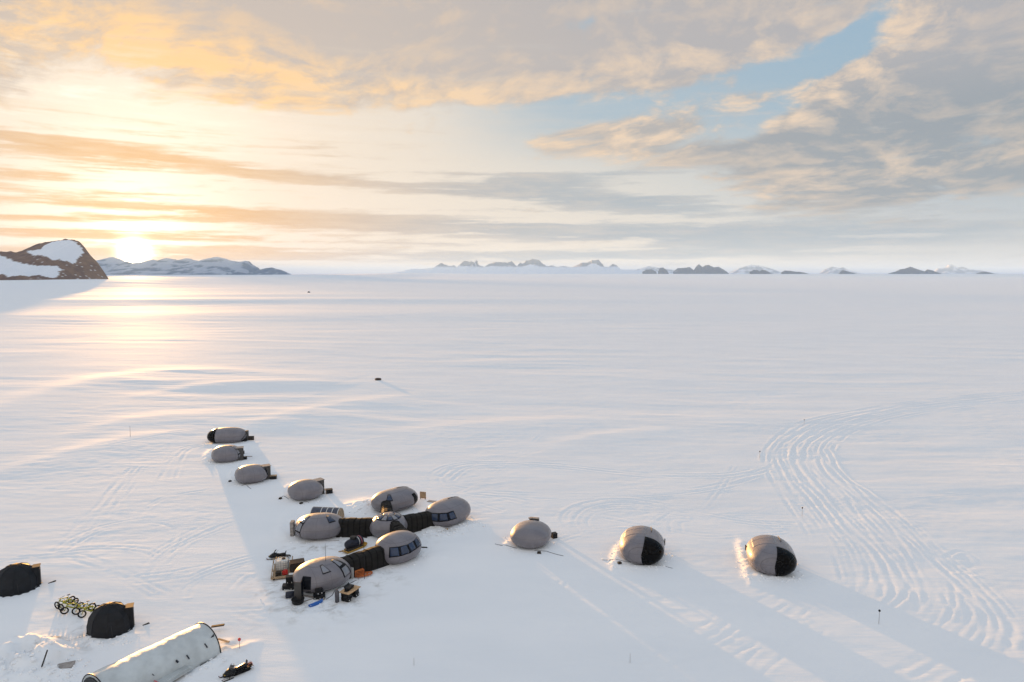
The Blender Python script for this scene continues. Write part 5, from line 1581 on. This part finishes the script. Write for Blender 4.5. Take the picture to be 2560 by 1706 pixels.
    a = on(*c(CT, 1290, 830)); b = on(*c(CT, 1080, 960)); d = b - a; rz = math.atan2(d.y, d.x)
    o = thing('sheet_bundle', 'bundle of long pale corrugated sheets tied with a red strap beside the white tent', 'sheets', a + Vector((0, 0, .2)), rz)
    L = 6.2
    for k in range(3): MB().box((L / 2 + .12 * k, .02 * k, .14 + .12 * k), (L, 1.05 - .06 * k, .09), None, .01).build('sheet', M['canvas'], o)
    for k in range(5): MB().box((L / 2 + .3, -.40 + k * .2, .46), (L, .05, .05), None, .01).build('sheet_rib', M['canvas'], o)
    MB().tube([(3.0, -.60, .05), (2.98, -.58, .45), (3.0, -.3, .50), (3.04, .3, .50), (3.02, .58, .45), (3.0, .6, .05)], .045, 6).build('strap', M['pink'], o)
    q = on(*c(CT, 1130, 905))
    o = thing('open_box', 'open brown box lined with red cloth against the white tent', 'box', q, rz)
    bx = MB()
    for s in (-1, 1): bx.box((0, s * .36, .3), (.95, .05, .6), None, .01).box((s * .46, 0, .3), (.05, .72, .6), None, .01)
    bx.build('sides', M['wood'], o); MB().box((0, 0, .18), (.86, .66, .3), None, .05).build('load', M['dark'], o)
    MB().tube([(-.4, .28, .5), (0, .22, .56), (.4, .26, .5)], .07, 8).build('red_cloth', M['pink'], o)
    # plywood floor in the pit by the snow heap
    CB = crop(0, 1580, .102)
    board('brown plywood sheet lying in the snow pit, lower left', *c(CB, 1560, 900), (1.6, 1.0, .06), R(24), 0, 'greywood', 'plywood_sheet', 'board', z=.2)
    o = board('dark stick poking out of the snow heap, lower left', *c(CB, 1110, 900), (.10, .10, 1.5), R(10), R(20), 'dark', 'stick', 'stick')
    # far things
    q = on(945, 951)
    bm = MB(); 
    bm.loft([[Vector((1.0 * r2 * math.cos(a) * (1 + .12 * math.sin(3 * a)), .7 * r2 * math.sin(a), z)) for a in np.linspace(0, 2 * math.pi, 15)[:-1]] for r2, z in ((.75, 0), (1.05, .28), (.95, .52), (.6, .68), (.15, .74))])
    o = bm.build('boulder', M['rockdark']); o.location = q; tag(o, 'lone dark brown boulder on the empty snow, middle distance', 'boulder')
    q = on(772, 732)
    o = thing('snow_vehicle', 'tiny dark tracked vehicle far out on the ice', 'vehicle', q, R(170))
    MB().prism([(-1.8, .5), (1.8, .5), (1.9, 1.1), (1.0, 1.2), (.7, 2.1), (-.9, 2.1), (-1.0, 1.3), (-1.9, 1.2)], 2.0).build('body', M['dark'], o)
    for s in (-1, 1): MB().prism([(-2.0, .1), (1.7, .0), (2.1, .4), (1.7, .75), (-1.9, .75)], .6, 'y', (0, s * 1.0, 0)).build('track', M['tyre'], o)
    MB().box((.72, 0, 1.65), (.1, 1.7, .6), E3(0, R(-18), 0), .02).build('windscreen', M['glass'], o)


build_clutter()


# ------------------------------------------------------------------ loose lumps of snow
def build_chunks():
    rnd = np.random.RandomState(9)
    mb = MB()
    spots = []
    for k, p in PODS.items():
        for i in range(26):
            a = rnd.uniform(0, 2 * math.pi); q = p.dirpt(Vector((math.cos(a), math.sin(a), -.25)).normalized()); q.z = 0
            e = q.normalized() * rnd.uniform(.1, 1.3)
            spots.append((p.loc + Matrix.Rotation(p.rz, 3, 'Z') @ (q + e), rnd.uniform(.05, .14)))
    for pl, n, sp, r0, r1 in (([(-10, 1670), (60, 1640), (135, 1655)], 90, 1.6, .06, .22), ([(40, 1700), (130, 1690), (190, 1665)], 70, .9, .05, .18), ([(555, 1640), (500, 1670), (440, 1700)], 40, .4, .05, .14),
                              ([(1846, 1360), (1869, 1445), (1990, 1449)], 55, .4, .04, .11), ([(1540, 1372), (1533, 1412), (1640, 1419)], 45, .5, .04, .12), ([(222, 1600), (270, 1612), (325, 1590)], 50, .5, .05, .13),
                              ([(1060, 1325), (1130, 1330), (1190, 1305)], 80, .8, .05, .2), ([(890, 1272), (935, 1262)], 40, .9, .05, .18), ([(690, 1480), (740, 1530), (880, 1515)], 70, .9, .04, .12)):
        for i in range(n):
            t = rnd.rand() * (len(pl) - 1); j = int(t); u = t - j
            q = on(pl[j][0] * (1 - u) + pl[j + 1][0] * u, pl[j][1] * (1 - u) + pl[j + 1][1] * u)
            spots.append((q + Vector((rnd.normal() * sp, rnd.normal() * sp, 0)), rnd.uniform(r0, r1)))
    bm = bmesh.new(); bmesh.ops.create_icosphere(bm, subdivisions=1, radius=1.0)
    base = [v.co.copy() for v in bm.verts]; fs = [[v.index for v in f.verts] for f in bm.faces]; bm.free()
    for (q, r_) in spots:
        z = gz(q.x, q.y); sc = Vector((rnd.uniform(.7, 1.5), rnd.uniform(.7, 1.5), rnd.uniform(.5, .9))) * r_
        m = Matrix.Rotation(rnd.uniform(0, 6), 3, 'Z')
        mb.add([Vector((q.x, q.y, z + r_ * .15)) + m @ Vector((v.x * sc.x * rnd.uniform(.8, 1.2), v.y * sc.y * rnd.uniform(.8, 1.2), v.z * sc.z)) for v in base], fs)
    o = mb.build('snow_crumbs', M['snow']); o['kind'] = 'stuff'; o['label'] = 'loose crumbs of snow around the pods and heaps'; o['category'] = 'snow crumbs'


build_chunks()
